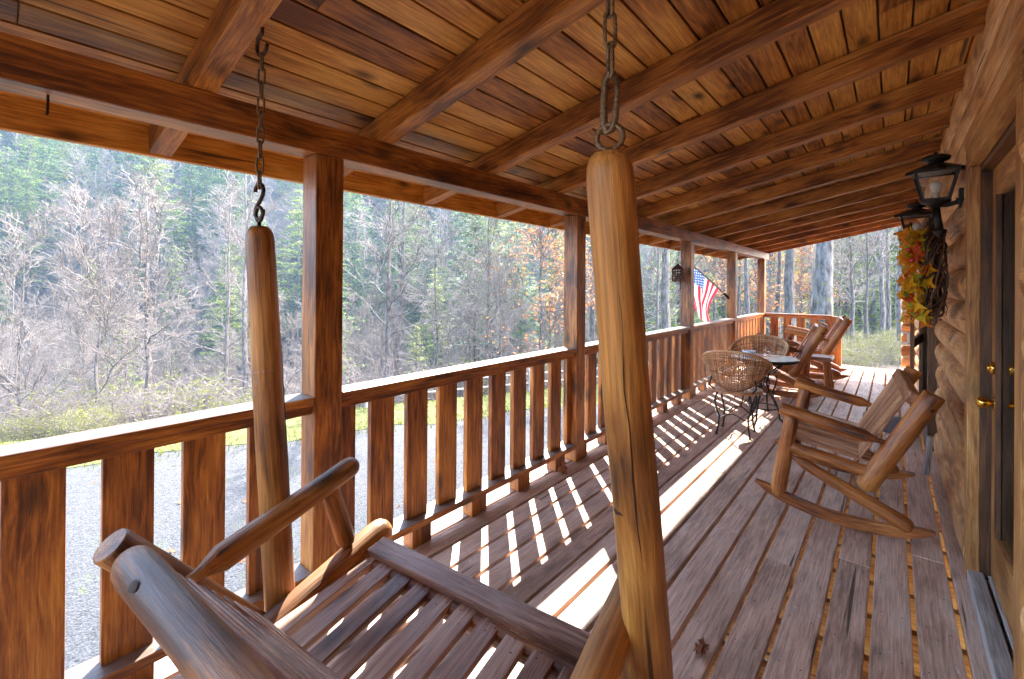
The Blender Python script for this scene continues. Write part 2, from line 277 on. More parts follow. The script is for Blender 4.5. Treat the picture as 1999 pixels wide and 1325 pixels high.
M['wreathleaf'] = leafmat('autumn_leaves', [(0, (.60, .10, .015)), (.3, (.78, .30, .015)), (.65, (.85, .52, .02)), (.85, (.45, .46, .03)), (1, (.20, .34, .05))], .4, .5, 0)
M['vine'] = wood('grape_vine', (.03, .014, .008), (.09, .042, .025), (.19, .11, .07), rough=.7, vary=1, knots=0)
M['deadleaf'] = leafmat('dead_leaf', [(0, (.16, .06, .03)), (1, (.36, .14, .06))], .3)
M['fence'] = plain('weathered_fence', (.20, .18, .165), .85, 0, .3, 12, .3)

def flagmat():
    m, nt, b, out = newmat('flag_cloth'); L = nt.links.new; at = N(nt, 'Attribute', attribute_name='g'); sp = N(nt, 'SeparateXYZ'); L(at.outputs['Vector'], sp.inputs[0])
    def math(op, a, bb=None, c=None):
        n = N(nt, 'Math', operation=op)
        for i, x in enumerate((a, bb, c)):
            if x is None: continue
            if isinstance(x, (int, float)): n.inputs[i].default_value = x
            else: L(x, n.inputs[i])
        return n.outputs[0]
    u, v = sp.outputs[0], sp.outputs[1]     # u across the stripes (0 at the canton), v along the fly
    st = math('FLOOR', math('MULTIPLY', u, 13)); odd = math('MODULO', st, 2)
    c1 = N(nt, 'Mix', data_type='RGBA'); c1.inputs[6].default_value = (.36, .02, .04, 1); c1.inputs[7].default_value = (.45, .44, .43, 1); L(odd, c1.inputs[0])
    can = math('MULTIPLY', math('LESS_THAN', u, 7 / 13), math('LESS_THAN', v, .3))
    # stars: staggered rows of dots
    ru = math('MULTIPLY', u, 13 / 7 * 9); row = math('FLOOR', ru); sv = math('ADD', math('MULTIPLY', v, 3.33 * 6), math('MULTIPLY', math('MODULO', row, 2), .5))
    du = math('SUBTRACT', math('FRACT', ru), .5); dv = math('SUBTRACT', math('FRACT', sv), .5)
    star = math('LESS_THAN', math('ADD', math('MULTIPLY', du, du), math('MULTIPLY', math('MULTIPLY', dv, dv), 2.2)), .05)
    c2 = N(nt, 'Mix', data_type='RGBA'); c2.inputs[6].default_value = (.05, .10, .26, 1); c2.inputs[7].default_value = (.8, .8, .8, 1); L(star, c2.inputs[0])
    c3 = N(nt, 'Mix', data_type='RGBA'); L(can, c3.inputs[0]); L(c1.outputs[2], c3.inputs[6]); L(c2.outputs[2], c3.inputs[7])
    L(c3.outputs[2], b.inputs['Base Color']); b.inputs['Roughness'].default_value = .8
    t = N(nt, 'BsdfTranslucent'); L(c3.outputs[2], t.inputs[0]); mx = N(nt, 'MixShader'); mx.inputs[0].default_value = .5; L(b.outputs[0], mx.inputs[1]); L(t.outputs[0], mx.inputs[2]); L(mx.outputs[0], out.inputs[0]); return m
M['flag'] = flagmat()

# ------------------------------------------------------------------ porch floor
XI, XO = -2.01, -2.146            # inner and outer face of the posts
GZ = -1.8                         # level of the drive
Y0, Y1 = -3.2, 10.7               # porch along Y
mb = MB(); edges = [-.6815 + .1525 * k for k in range(-10, 7)]
for i in range(len(edges) - 1):
    x0, x1 = edges[i] + .0095, edges[i + 1] - .0095
    cuts = [Y0]; y = Y0 + rnd.uniform(.6, 4)
    if i == 8: y = 2.0
    while y < Y1 - .8: cuts.append(y); y += rnd.choice([2.44, 3.05, 3.66, 4.27])
    cuts.append(Y1 + rnd.uniform(-.01, .02))
    for a, b in zip(cuts[:-1], cuts[1:]):
        dz = rnd.uniform(-.0015, .0015)
        mb.box(((x0 + x1) / 2, (a + b) / 2, -.019 + dz), (b - a - .003, x1 - x0, .038), (0, 1, 0))
mb.box(((edges[-1] + .0095 + .40) / 2, (Y0 + Y1) / 2, -.019), (Y1 - Y0, .40 - edges[-1] - .0095, .038), (0, 1, 0))
yy = Y0 + .05
while yy < Y1:
    for e0, e1 in zip(edges[:-1], edges[1:]):
        for xx in (e0 + .04, e1 - .04):
            x_, y_ = xx + rnd.uniform(-.006, .006), yy + rnd.uniform(-.008, .008); mb.add([(x_ + .0035 * math.cos(a), y_ + .0035 * math.sin(a), .0028) for a in [k * 1.0472 for k in range(6)]], [tuple(range(6))], [(0, 0, 0)] * 6, False, 1)
    yy += .305
floor = mb.build('porch_floor', [M['deck'], M['crack']], bev=.004, kind='structure')
mb = MB()
y = Y0 + .05
while y < Y1:
    mb.box((-.9, y, -.04 - .095), (2.55, .04, .19), (1, 0, 0)); y += .305
mb.box((-2.2, (Y0 + Y1) / 2, -.135), (Y1 - Y0, .04, .19), (0, 1, 0)); mb.box((-.9, Y1 - .0, -.135), (2.55, .03, .189), (1, 0, 0))
mb.build('floor_joists', M['joist'], kind='structure')
mb = MB()
for y in (-.9, 2.4, 5.2, 8.0, 10.4):
    mb.box((-2.1, y, (GZ - .23) / 2), (abs(GZ) - .24, .14, .14), (0, 0, 1), (0, 1, 0))
mb.build('floor_piers', M['stain'], kind='structure')

# ------------------------------------------------------------------ porch posts
PY = [.973, 3.208, 5.984, 8.18, 10.44]
plab = ['square stained porch post nearest the swing, between first two railing sections', 'square stained porch post just left of the swing\'s right pole',
        'square porch post with a pierced tin lantern hanging on it', 'square porch post carrying the flag pole', 'square corner post where side railing meets the end railing']
for y, lab in zip(PY, plab):
    mb = MB(); mb.box(((XI + XO) / 2, y + .068, 1.038), (2.078, .136, .136), (0, 0, 1), (0, 1, 0))
    o = mb.build('porch_post', M['stain'], bev=.006); tag(o, lab, 'post', 'porch posts')

# ------------------------------------------------------------------ railings
def railing(y0, y1, lab, first=None, along='Y', xend=None):
    t = thing('porch_railing', lab, 'railing', (0, 0, 0), 0, 'railing sections of the porch')
    if along == 'Y':
        P = lambda s, o, z: Vector((XI - o, s, z)); ax = (0, 1, 0); lo, hi = y0, y1
    else:
        P = lambda s, o, z: Vector((s, y0 + .01 + o, z)); ax = (1, 0, 0); lo, hi = XI + .002, xend
    L = hi - lo; c = (lo + hi) / 2
    mb = MB(); mb.box(P(c, .067, .938), (L, .138, .038), ax); mb.build('top_rail', M['stain'], t, bev=.004)
    mb = MB(); mb.box(P(c, .072, .896), (L, .09, .044), ax); mb.build('under_rail', M['stain'], t, bev=.003)
    mb = MB(); mb.box(P(c, .068, .130), (L, .138, .038), ax); mb.build('bottom_rail', M['stain'], t, bev=.004)
    s = first; k = 0
    while s < hi - .02:
        a, b = max(s, lo + .002), min(s + .143, hi - .002)
        if b - a > .03:
            mb = MB(); mb.box(P((a + b) / 2, .078, (.874 + .149) / 2), (.725, b - a, .036), (0, 0, 1), ((1, 0, 0) if along == 'Y' else (0, 1, 0)))
            mb.build('baluster', M['stain'], t, bev=.003)
            if k % 2 == 0:
                mb = MB(); mb.box(P((a + b) / 2, .06, .056), (.110, b - a - .01, .09), (0, 0, 1), ((1, 0, 0) if along == 'Y' else (0, 1, 0))); mb.build('block', M['stain'], t, bev=.003)
        s += .2315; k += 1
    return t
q = PY
railing(-1.6, q[0] - .001, 'nearest porch railing section, at the left edge beside the swing', first=-1.6 + .008)
railing(q[0] + .137, q[1] - .001, 'long railing section between the two nearest posts, baluster shadows on deck', first=1.072)
railing(q[1] + .137, q[2] - .001, 'railing section partly hidden behind the right swing pole', first=3.27)
railing(q[2] + .137, q[3] - .001, 'railing section under the flag, behind the wicker chair', first=6.13)
railing(q[3] + .137, q[4] - .001, 'short far railing section beyond the flag post', first=8.36)
er = railing(q[4], None, 'end railing across the far end of the porch', first=XI + .1, along='X', xend=-.86)
mb = MB(); mb.box((-.79, q[4] + .075, .468), (.936, .138, .138), (0, 0, 1), (0, 1, 0)); mb.build('end_post', M['stain'], er, bev=.005)

# ------------------------------------------------------------------ porch roof: beam, rafters, boards, fascia
SL = .196
rb = lambda x: 2.22 + SL * (x + 2.01)          # underside of the rafters
roof = thing('porch_roof', 'sloping wooden porch roof with exposed rafters and brown board ceiling', 'roof')
mb = MB(); mb.box(((XI + XO) / 2, (Y0 + 10.86) / 2, 2.148), (10.86 - Y0, .136, .139), (0, 1, 0)); beamo = mb.build('beam', M['stain'], roof, bev=.006)
RD = .128
for i in range(-4, 13):
    y = .49 + .813 * i
    if i == 12: y = 10.2
    mb = MB(); x0, x1 = -2.685, .40
    mb.beam((x0, y + .044, rb(x0) + RD / 2), (x1, y + .044, rb(x1) + RD / 2), .088, RD, (0, 0, 1)); mb.build('rafter', M['ceiling'], roof, bev=.005)
mb = MB(); mb.beam((-2.685, 10.83, rb(-2.685) + RD / 2), (.40, 10.83, rb(.40) + RD / 2), .05, RD + .02, (0, 0, 1)); mb.build('end_rafter', M['stain'], roof, bev=.004)
mb = MB(); sdir = Vector((1, 0, SL)).normalized(); nrm = Vector((-SL, 0, 1)).normalized(); s = 0; base = Vector((-2.69, 0, rb(-2.69) + RD * 1.02))
while s < 3.2:
    w = .128; cuts = [Y0]; y = Y0 + rnd.uniform(1, 4)
    while y < 10.5: cuts.append(y); y += rnd.choice([4.065, 4.878])
    cuts.append(10.95)
    for a, b in zip(cuts[:-1], cuts[1:]):
        c = base + sdir * (s + w / 2) + nrm * (.012 + rnd.uniform(0, .0008)); c.y = (a + b) / 2; mb.box(c, (b - a - .002, w - .010, .02), (0, 1, 0), nrm)
    s += w
mb.build('roof_boards', M['ceiling'], roof, bev=.003)
mb = MB(); c = base + sdir * 1.55 + nrm * .06; c.y = (Y0 + 11.0) / 2; mb.box(c, (11.0 - Y0, 3.35, .07), (0, 1, 0), nrm); mb.build('roof_covering', M['darktrim'], roof)  # solid layer above the boards, out of view, added to block light
mb = MB(); mb.box((-2.71, (Y0 + 10.98) / 2, 2.087 + .10), (10.98 - Y0, .04, .205), (0, 1, 0)); mb.build('fascia_board', M['fascia'], roof, bev=.003)

mb = MB(); mb.tube([(-2.075, .123, 2.085), (-2.075, .122, 2.02), (-2.06, .12, 2.012)], .004, 6); tag(mb.build('nail', M['hook']), 'bent nail sticking down from the porch beam at upper left', 'nail')

# ------------------------------------------------------------------ log cabin wall, doors
cab = thing('log_cabin', 'log cabin wall with rounded logs, front door and trim along the porch', 'cabin', (.3, 5, 0))
cab.location = (0, 0, 0)
def halflog(y0, y1, z, xc=.285, h=.2, dep=.085, seed=0):
    """convex log face running along Y, flat at the back"""
    mb = MB(); n = 12; seg = max(4, int((y1 - y0) / .25)); vs = []; gs = []; off = Vector((seed * 7.3, seed * 3.1, seed))
    xg = xc + dep
    for i in range(seg + 1):
        y = y0 + (y1 - y0) * i / seg; k = 1 + .06 * mnoise.noise(Vector((y * .9, seed * 2.7, 0)))
        if i in (0, seg): k *= .93
        for j in range(n + 1):
            a = -math.pi / 2 + math.pi * j / n; zz = z + math.sin(a) * h / 2 * 1.02; xx = xg - math.cos(a) * dep * k
            vs.append((xx, y, zz)); gs.append(off + Vector((y, math.sin(a) * .1, math.cos(a) * .1)))
        vs.append((.46, y, z + h / 2 * 1.02)); gs.append(off + Vector((y, .1, -.2))); vs.append((.46, y, z - h / 2 * 1.02)); gs.append(off + Vector((y, -.1, -.2)))
    m = n + 3; fs = []
    for i in range(seg):
        for j in range(m): fs.append((i * m + j, i * m + (j + 1) % m, (i + 1) * m + (j + 1) % m, (i + 1) * m + j))
    mb.add(vs, fs, gs, True); mb.f += [list(range(m)), list(range(seg * m, (seg + 1) * m))[::-1]]; mb.sm += [False, False]; mb.mi += [0, 0]
    mb.build('log', M['wall'], cab)
rows = 14
for r_ in range(rows):
    z = .1 + .2 * r_; xc = .29 + rnd.uniform(-.012, .012)
    if z < 2.15:
        halflog(3.31, 5.56, z, xc, seed=r_ + 1)
        halflog(6.78, 10.45, z, xc, seed=r_ + 40)
        halflog(Y0, 1.98, z, xc, seed=r_ + 80)
    else:
        halflog(Y0, 10.45, z, xc + .03, dep=.05, seed=r_ + 120)
mb = MB()
for r_ in range(14): mb.log((.13, 10.36, .2 * r_ + .2), (.5, 10.36, .2 * r_ + .2), .095, e0='flat', seg=14)
mb.build('corner_log_ends', M['wall'], cab)
mb = MB(); mb.box((.55, (Y0 + 10.4) / 2, 1.4), (10.4 - Y0, .15, 2.8), (0, 1, 0)); mb.build('inner_wall', M['darktrim'], cab)
# front door (right edge of the picture)
fr = MB()
fr.box((.315, 3.262, 1.045), (2.09, .095, .045), (0, 0, 1), (1, 0, 0)); fr.box((.315, 2.66, 2.145), (1.30, .045, .11), (0, 1, 0)); fr.box((.315, 2.03, 1.045), (2.09, .095, .045), (0, 0, 1), (1, 0, 0))
fr.build('door_casing', M['trim'], cab, bev=.003)
fr = MB(); fr.box((.40, 3.232, 1.05), (2.04, .03, .125), (0, 0, 1), (1, 0, 0)); fr.box((.40, 2.66, 2.075), (1.15, .125, .028), (0, 1, 0)); fr.box((.40, 2.10, 1.05), (2.04, .03, .125), (0, 0, 1), (1, 0, 0)); fr.build('door_jamb', M['darktrim'], cab, bev=.002)
door = MB()
for yy in (3.155, 2.175): door.box((.3955, yy, 1.06), (2.0, .12, .035), (0, 0, 1), (1, 0, 0))
for zz, hh in ((1.99, .14), (.18, .24)): door.box((.3955, 2.665, zz), (.86, .0348, hh), (0, 1, 0))
dr = door.build('door', M['trim'], cab, bev=.004)
pb = MB(); pb.box((.3975, 2.665, 1.11), (1.62, .86, .006), (0, 0, 1), (1, 0, 0)); pb.build('glass_pane', M['glass'], dr)
gb = MB()
for yy in (3.085, 2.245): gb.box((.3835, yy, 1.11), (1.62, .02, .02), (0, 0, 1), (1, 0, 0))
gb.build('glazing_bead', M['darktrim'], dr, bev=.002)
kn = MB(); KX, KY, KZ = .378, 3.12, .925
kn.tube([(KX, KY, KZ), (KX - .004, KY, KZ), (KX - .008, KY, KZ)], [.033, .033, .026], 20)
kn.tube([(KX - .008, KY, KZ), (KX - .022, KY, KZ), (KX - .028, KY, KZ), (KX - .040, KY, KZ), (KX - .056, KY, KZ), (KX - .064, KY, KZ)], [.012, .012, .022, .029, .024, .008], 20); kn.build('door_knob', M['brass'], dr)
kn = MB(); kn.tube([(KX, KY, 1.095), (KX - .013, KY, 1.095), (KX - .02, KY, 1.095)], [.031, .031, .026], 20); kn.tube([(KX - .02, KY, 1.095), (KX - .028, KY, 1.095)], [.018, .016], 16); kn.build('deadbolt', M['brass'], dr)
sl = MB(); sl.box((.325, 2.66, .03), (1.2, .06, .06), (0, 1, 0)); sl.box((.41, 2.66, .033), (1.1, .085, .055), (0, 1, 0)); sl.build('door_sill', M['sill'], cab, bev=.004)
# second door farther along the wall, storm door standing ajar
fr = MB(); fr.box((.285, 5.62, 1.06), (2.12, .10, .06), (0, 0, 1), (1, 0, 0)); fr.box((.285, 6.73, 1.06), (2.12, .10, .06), (0, 0, 1), (1, 0, 0)); fr.box((.285, 6.175, 2.165), (1.21, .0598, .09), (0, 1, 0)); fr.build('door_casing', M['darktrim'], cab, bev=.003)
d2 = MB(); d2.box((.36, 6.175, 1.06), (2.0, 1.0, .04), (0, 0, 1), (1, 0, 0)); d2.build('second_door', M['darktrim'], cab, bev=.003)
sd = MB(); a = Vector((.25, 6.67, 1.04)); dv = Vector((-.10, -.86, 0)).normalized()
for k in (.03, .83): sd.box(a + dv * k, (2.0, .06, .03), (0, 0, 1), (1, 0, 0))
for zz in (-.93, -.1, .96): sd.box(a + dv * .43 + Vector((0, 0, zz)), (.74, .0298, .09), dv)
so = sd.build('storm_door', M['darktrim'], cab, bev=.002)
hb = MB(); p = a + dv * .80 + Vector((-.03, 0, -.05)); hb.box(p, (.10, .018, .02), (0, 0, 1), (0, 1, 0)); hb.box(p + Vector((-.03, 0, .05)), (.05, .02, .02), (1, 0, 0)); hb.box(p + Vector((-.03, 0, -.05)), (.05, .02, .02), (1, 0, 0)); hb.build('door_handle', M['white'], so, bev=.003)

# ------------------------------------------------------------------ wall lanterns
def wall_lantern(x, y, z, label, s=1.0, wall=.295):
    t = thing('wall_lantern', label, 'lantern', (x, y, z), 0, 'black coach lanterns on the log wall')
    t.scale = (s, s, s)
    fm = MB(); b, tp, h = .062, .105, .185
    for sx in (-1, 1):
        for sy in (-1, 1): fm.beam((sx * b, sy * b, 0), (sx * tp, sy * tp, h), .013, .013, (1, 0, 0))
    for k, zz in ((b, 0), (tp, h)):
        for sx in (-1, 1): fm.beam((sx * k, -k, zz), (sx * k, k, zz), .016, .016); fm.beam((-k, sx * k, zz), (k, sx * k, zz), .016, .016)
    fm.build('frame', M['iron'], t)
    rf = MB(); rf.tube([(0, 0, h), (0, 0, h + .02), (0, 0, h + .055), (0, 0, h + .062)], [.155, .150, .065, .04], 4, smooth=False)
    rf.tube([(0, 0, h + .06), (0, 0, h + .072), (0, 0, h + .078), (0, 0, h + .10), (0, 0, h + .112), (0, 0, h + .118), (0, 0, h + .14)], [.04, .04, .068, .075, .05, .012, .006], 16); rf.build('roof', M['iron'], t)
    gl = MB()
    for i in range(4):
        a = [(b, b), (b, -b), (-b, -b), (-b, b)]; p, q2 = a[i], a[(i + 1) % 4]; k = tp / b
        gl.add([(p[0] * .99, p[1] * .99, .01), (q2[0] * .99, q2[1] * .99, .01), (q2[0] * k * .97, q2[1] * k * .97, h - .01), (p[0] * k * .97, p[1] * k * .97, h - .01)], [(0, 1, 2, 3)], [(0, 0, 0)] * 4)
    gl.build('glass', M['glass'], t)
    bl = MB(); bl.tube([(0, 0, .0), (0, 0, .05)], .014, 10); bl.tube([(0, 0, .05), (0, 0, .06), (0, 0, .085), (0, 0, .11), (0, 0, .125), (0, 0, .13)], [.013, .02, .03, .03, .018, .004], 14); bl.build('bulb', M['bulb'], t)
    st = MB(); st.tube([(0, 0, .0), (0, 0, -.012), (0, 0, -.03), (0, 0, -.05)], [.075, .075, .045, .022], 16)
    st.tube([(0, 0, -.04), (0.01, 0, -.12), (.02, 0, -.20)], [.021, .019, .021], 12); st.tube([(.02, 0, -.195), (.02, 0, -.21), (.02, 0, -.225), (.02, 0, -.25)], [.034, .036, .026, .008], 14); st.build('stem', M['iron'], t)
    w = (wall - x) / s
    ar = MB(); ar.tube([(.0, 0, -.03), (.06, 0, -.035), (w * .8, 0, -.02), (w - .02, 0, .0)], [.014, .014, .016, .02], 10); ar.box((w - .012, 0, .0), (.13, .06, .022), (0, 0, 1), (1, 0, 0)); ar.build('wall_bracket', M['iron'], t)
    return t
M['bulb'] = plain('bulb_glass', (.75, .74, .70), .08)
wall_lantern(.185, 3.42, 1.965, 'near black coach lantern above the autumn wreath beside front door', .84)
wall_lantern(.165, 5.30, 1.93, 'middle black coach lantern half hidden behind wreath top', 1.0)
wall_lantern(.165, 7.0, 1.93, 'farthest black coach lantern, beyond the second door', 1.0)

# ------------------------------------------------------------------ wreath
def leaf_shape(c, n, up, size, lobes=5, curl=.2):
    """lobed leaf fan around c; returns verts, faces"""
    n = Vector(n).normalized(); up = Vector(up); up = (up - n * up.dot(n)).normalized(); sd = n.cross(up); vs = [Vector(c)]; m = lobes * 2 + 1
    for i in range(m):
        a = R(-150 + 300 * i / (m - 1)); r = size * (1.0 if i % 2 else .6) * (1 - .25 * abs(a) / 2.6)
        vs.append(Vector(c) + up * math.cos(a) * r + sd * math.sin(a) * r + n * curl * r * (abs(math.sin(a * 1.5)) - .3))
    return vs, [(0, i, i + 1) for i in range(1, m)]
wr = thing('autumn_wreath', 'grapevine wreath with orange, yellow and green leaves on log wall', 'wreath', (.225, 3.80, 1.575))
mb = MB()
for k in range(26):
    ph = rnd.uniform(0, 6.28); tw = rnd.choice([1, 2, 3]); rr = .225 + rnd.uniform(-.03, .035); pts = []
    for i in range(36):
        a = 2 * math.pi * i / 36; q2 = rr + .035 * math.sin(tw * a + ph); pts.append((-.03 + .045 * math.cos(tw * a + ph) + rnd.uniform(-.006, .006), q2 * math.cos(a), q2 * math.sin(a)))
    mb.tube(pts, rnd.uniform(.004, .008), 5, closed=True)
for k in range(40):
    a = rnd.uniform(0, 6.28); p = Vector((rnd.uniform(-.07, .0), .25 * math.cos(a), .25 * math.sin(a))); d = Vector((rnd.uniform(-.05, .05), -math.sin(a) * .1 + math.cos(a) * .05, math.cos(a) * .1 + math.sin(a) * .05)); mb.tube([p, p + d * .6, p + d + Vector((rnd.uniform(-.03, .01), 0, 0))], .0025, 4)
mb.build('vine_ring', M['vine'], wr)
mb = MB(); rl = random.Random(3)
for k in range(150):
    a = rl.uniform(0, 6.28); rr = .235 + rl.uniform(-.06, .06); p = Vector((rl.uniform(-.18, -.05), rr * math.cos(a), rr * math.sin(a) - .02))
    n = Vector((-1 + rl.uniform(-.3, .3), rl.uniform(-1.1, .5), rl.uniform(-.7, .7))); vs, fs = leaf_shape(p, n, (rl.uniform(-.6, .6), rl.uniform(-1, 1), rl.uniform(-1, 1)), rl.uniform(.032, .066), 5, .6); mb.add(vs, fs, [(0, 0, 0)] * len(vs))
mb.build('maple_leaves', M['wreathleaf'], wr)
mb = MB()
for k in range(14):
    a = rl.uniform(2.2, 4.2); p = Vector((rl.uniform(-.16, -.10), .22 * math.cos(a) , .22 * math.sin(a))); mb.tube([p + Vector((0, 0, z)) for z in (-.014, -.009, 0, .009, .014)], [.003, .012, .016, .012, .003], 8)
mb.build('berries', plain('red_berries', (.55, .05, .02), .3), wr)['kind'] = 'stuff'

# ------------------------------------------------------------------ log rocking chairs
def rocking_chair(loc, rz, W, label, s=1.0, nslat=None):
    """local x = towards the back, y = across (0 near side .. W), z up"""
    t = thing('rocking_chair', label, 'rocking chair', loc, rz, 'log rocking chairs'); t.scale = (s, s, s)
    for y in (0, W):
        mb = MB(); pts = []
        n = 15; vs = []; gs = []
        for i in range(n):
            x = -.50 + .90 * i / (n - 1); zc = .045 + .42 * (x - .03) ** 2
            hh = .034 if 0 < i < n - 1 else .006
            if i in (1, n - 2): hh = .026
            for (dy, dz) in ((-.024, -hh), (.024, -hh), (.024, hh), (-.024, hh)): vs.append((x, y + dy, zc + dz)); gs.append((x + y * 3, dy, dz + 3))
        fs = []
        for i in range(n - 1):
            for j in range(4): fs.append((i * 4 + j, (i + 1) * 4 + j, (i + 1) * 4 + (j + 1) % 4, i * 4 + (j + 1) % 4))
        fs += [(0, 1, 2, 3), tuple((n - 1) * 4 + j for j in (3, 2, 1, 0))]
        mb.add(vs, fs, gs); mb.build('rocker', M['log'], t, bev=.006)
        mb = MB(); mb.log((-.372, y, .10), (-.285, y, .635), .046, .042, 'round', 'flat'); mb.build('front_leg', M['log'], t)
        mb = MB(); mb.log((-.355, y, .678), (.185, y, .562), .040, .040, 'flat', 'tenon', tl=.11); mb.marks((-.355, y, .678), (.075, y, .583), .040, .040, 2, True, int(y * 10) + 7); mb.build('arm', [M['log'], M['crack']], t)
        mb = MB(); mb.log((.075, y, .265), (.395, y, .875), .055, .051, 'round', 'flat'); mb.marks((.075, y, .265), (.395, y, .875), .055, .051, 3, True, int(y * 10) + 2); mb.build('back_post', [M['log'], M['crack']], t)
        mb = MB(); mb.log((-.315, y, .385), (.30, y, .095), .030, .045, 'tenon', 'round', tl=.10); mb.build('side_strut', M['log'], t)
        mb = MB(); mb.log((-.31, y, .44), (.11, y, .37), .036, .036, 'flat', 'flat'); mb.build('seat_rail', M['log'], t)
    mb = MB(); n = max(6, int(W / .085))
    for i in range(n):
        y = .055 + (W - .11) * (i + .5) / n; mb.beam((-.30, y, .478), (.12, y, .408), (W - .11) / n - .026, .016)
    mb.build('seat', M['chairslat'], t, bev=.003)
    mb = MB(); mb.log((-.295, -.02, .435), (-.295, W + .02, .435), .038, .038, 'flat', 'flat'); mb.build('front_rail', M['log'], t)
    mb = MB(); d = Vector((.32, 0, .61)).normalized(); nb = Vector((-d.z, 0, d.x)); o = Vector((.065, 0, .36))
    for i in range(n):
        y = .055 + (W - .11) * (i + .5) / n; p = o + nb * .03; mb.beam(p + Vector((0, y, 0)), p + d * .50 + Vector((0, y, 0)), (W - .11) / n - .030, .014, nb)
    mb.build('backrest', M['chairslat'], t, bev=.003)
    mb = MB(); p = o + d * .53 + nb * .012; mb.box(p + Vector((0, W / 2, 0)), (W - .07, .06, .075), (0, 1, 0), d); mb.build('crest_rail', M['chairslat'], t, bev=.012)
    return t
rocking_chair((-.205, 3.43, .0), .055, 1.0, 'wide log rocker at the right beside the cabin wall, close to camera')
rocking_chair((-1.10, 6.95, .0), .10, .60, 'log rocker just behind the bistro table, nearer of the far pair', 1.12)
rocking_chair((-.95, 8.65, .0), .10, .60, 'farthest log rocker, beside the end railing and side table', 1.14)
# small log side table between the far chairs
t = thing('side_table', 'small log side table between the two far rocking chairs', 'side table', (-.84, 7.95, 0))
mb = MB(); mb.box((0, 0, .455), (.40, .36, .05), (1, 0, 0)); mb.build('tabletop', M['slat'], t, bev=.012)
for sx in (-1, 1):
    for sy in (-1, 1): mb = MB(); mb.log((sx * .16, sy * .14, 0), (sx * .12, sy * .11, .432), .045, .04, 'flat', 'flat', seg=12); mb.build('leg', M['log'], t)

# ------------------------------------------------------------------ bistro set
def arc(c, r, a0, a1, n, f): return [f(a0 + (a1 - a0) * i / n) for i in range(n + 1)]
def bistro_chair(loc, rz, label):
    """local +y = front; shell-shaped woven back round the rear, round slatted seat, thin curved iron legs"""
    t = thing('bistro_chair', label, 'chair', loc, rz, 'wicker bistro chairs')
    A = R(100); bot = lambda u: .455 + .17 * abs(u) ** 1.3; top = lambda u: .66 + .20 * math.cos(u * math.pi / 2 * .98) ** .8
    def P(u, k):
        """u -1..1 round the back, k 0 bottom .. 1 top"""
        an = A * u; r = (.205 + .05 * abs(u)) + (.10 - .04 * abs(u)) * k ** .8; z = bot(u) + (top(u) - bot(u)) * k
        return Vector((r * math.sin(an), -r * math.cos(an), z))
    mb = MB(); nu = 56
    for i in range(nu + 1):
        u = -1 + 2 * i / nu
        mb.tube([P(u, k / 6) for k in range(7)], .0042, 4, cap=False)
    for k in range(1, 15):
        kk = k / 15
        if .42 < kk < .72:      # open lattice in the middle of the back
            for a, b in ((-1, -.32), (.32, 1)): mb.tube([P(a + (b - a) * i / 20, kk) for i in range(21)], .0042, 4, cap=False)
            off = k % 2
            for i in range(0, 10): u0 = -.32 + .064 * i; mb.tube([P(u0, kk), P(u0 + .064, kk + (.05 if (i + off) % 2 else -.05))], .004, 4, cap=False)
        else: mb.tube([P(-1 + 2 * i / 48, kk) + Vector((0, 0, .003 * (-1) ** i)) for i in range(49)], .0048, 4, cap=False)
    mb.build('woven_back', M['wicker'], t)
    mb = MB(); mb.tube([P(-1 + 2 * i / 48, 1) for i in range(49)], .012, 8); mb.tube([P(-1 + 2 * i / 48, 0) for i in range(49)], .009, 8)
    for u in (-1, 1): mb.tube([P(u, k / 6) for k in range(7)], .010, 8)
    mb.build('back_rim', M['wicker'], t)
    mb = MB(); mb.tube([(.225 * math.cos(a), .225 * math.sin(a), .445) for a in [2 * math.pi * i / 40 for i in range(40)]], .017, 8, closed=True); mb.build('seat_rim', M['wicker'], t)
    mb = MB()
    for i in range(13):
        x = -.198 + .033 * i; y = math.sqrt(max(0, .222 ** 2 - x * x))
        if y > .02: mb.box((x, 0, .452), (2 * y, .021, .008), (0, 1, 0))
    mb.build('seat', M['cane'], t, bev=.002)
    legs = []
    for an in (R(45), R(135), R(225), R(315)):
        d = Vector((math.cos(an), math.sin(an), 0)); mb = MB()
        prof = [(.19, .445), (.215, .40), (.235, .34), (.215, .26), (.185, .19), (.19, .10), (.215, .0)]
        mb.tube([d * r + Vector((0, 0, z)) for r, z in prof], .0085, 8); mb.tube([d * .215 + Vector((0, 0, .006)), d * .215], .016, 8); mb.build('leg', M['iron'], t)
    mb = MB(); mb.tube([(.186 * math.cos(a), .186 * math.sin(a), .20 + .03 * math.cos(4 * a)) for a in [2 * math.pi * i / 32 for i in range(32)]], .006, 6, closed=True)
    for sx in (-1, 1): mb.tube([(sx * .15, -.15, .43), (sx * .21, -.20, .5), P(sx * .5, .2)], .008, 6); mb.tube([(sx * .17, .13, .43), (sx * .235, .07, .5), P(sx * .98, .05)], .008, 6)
    mb.build('brace', M['iron'], t)
    return t
bistro_chair((-1.20, 4.93, 0), R(4), 'wicker bistro chair with its woven back towards the camera')
bistro_chair((-1.26, 6.22, 0), R(176), 'wicker bistro chair on the far side of round table')
t = thing('bistro_table', 'round bistro table with grey mosaic top and curved iron legs', 'table', (-1.06, 5.45, 0))
mb = MB(); n = 48
mb.tube([(0, 0, .700), (0, 0, .722)], .315, n, smooth=False); mb.build('tabletop', M['mosaic'], t)
mb = MB(); mb.tube([(.322 * math.cos(a), .322 * math.sin(a), .708) for a in [2 * math.pi * i / n for i in range(n)]], .016, 8, closed=True); mb.build('rim', M['iron'], t)
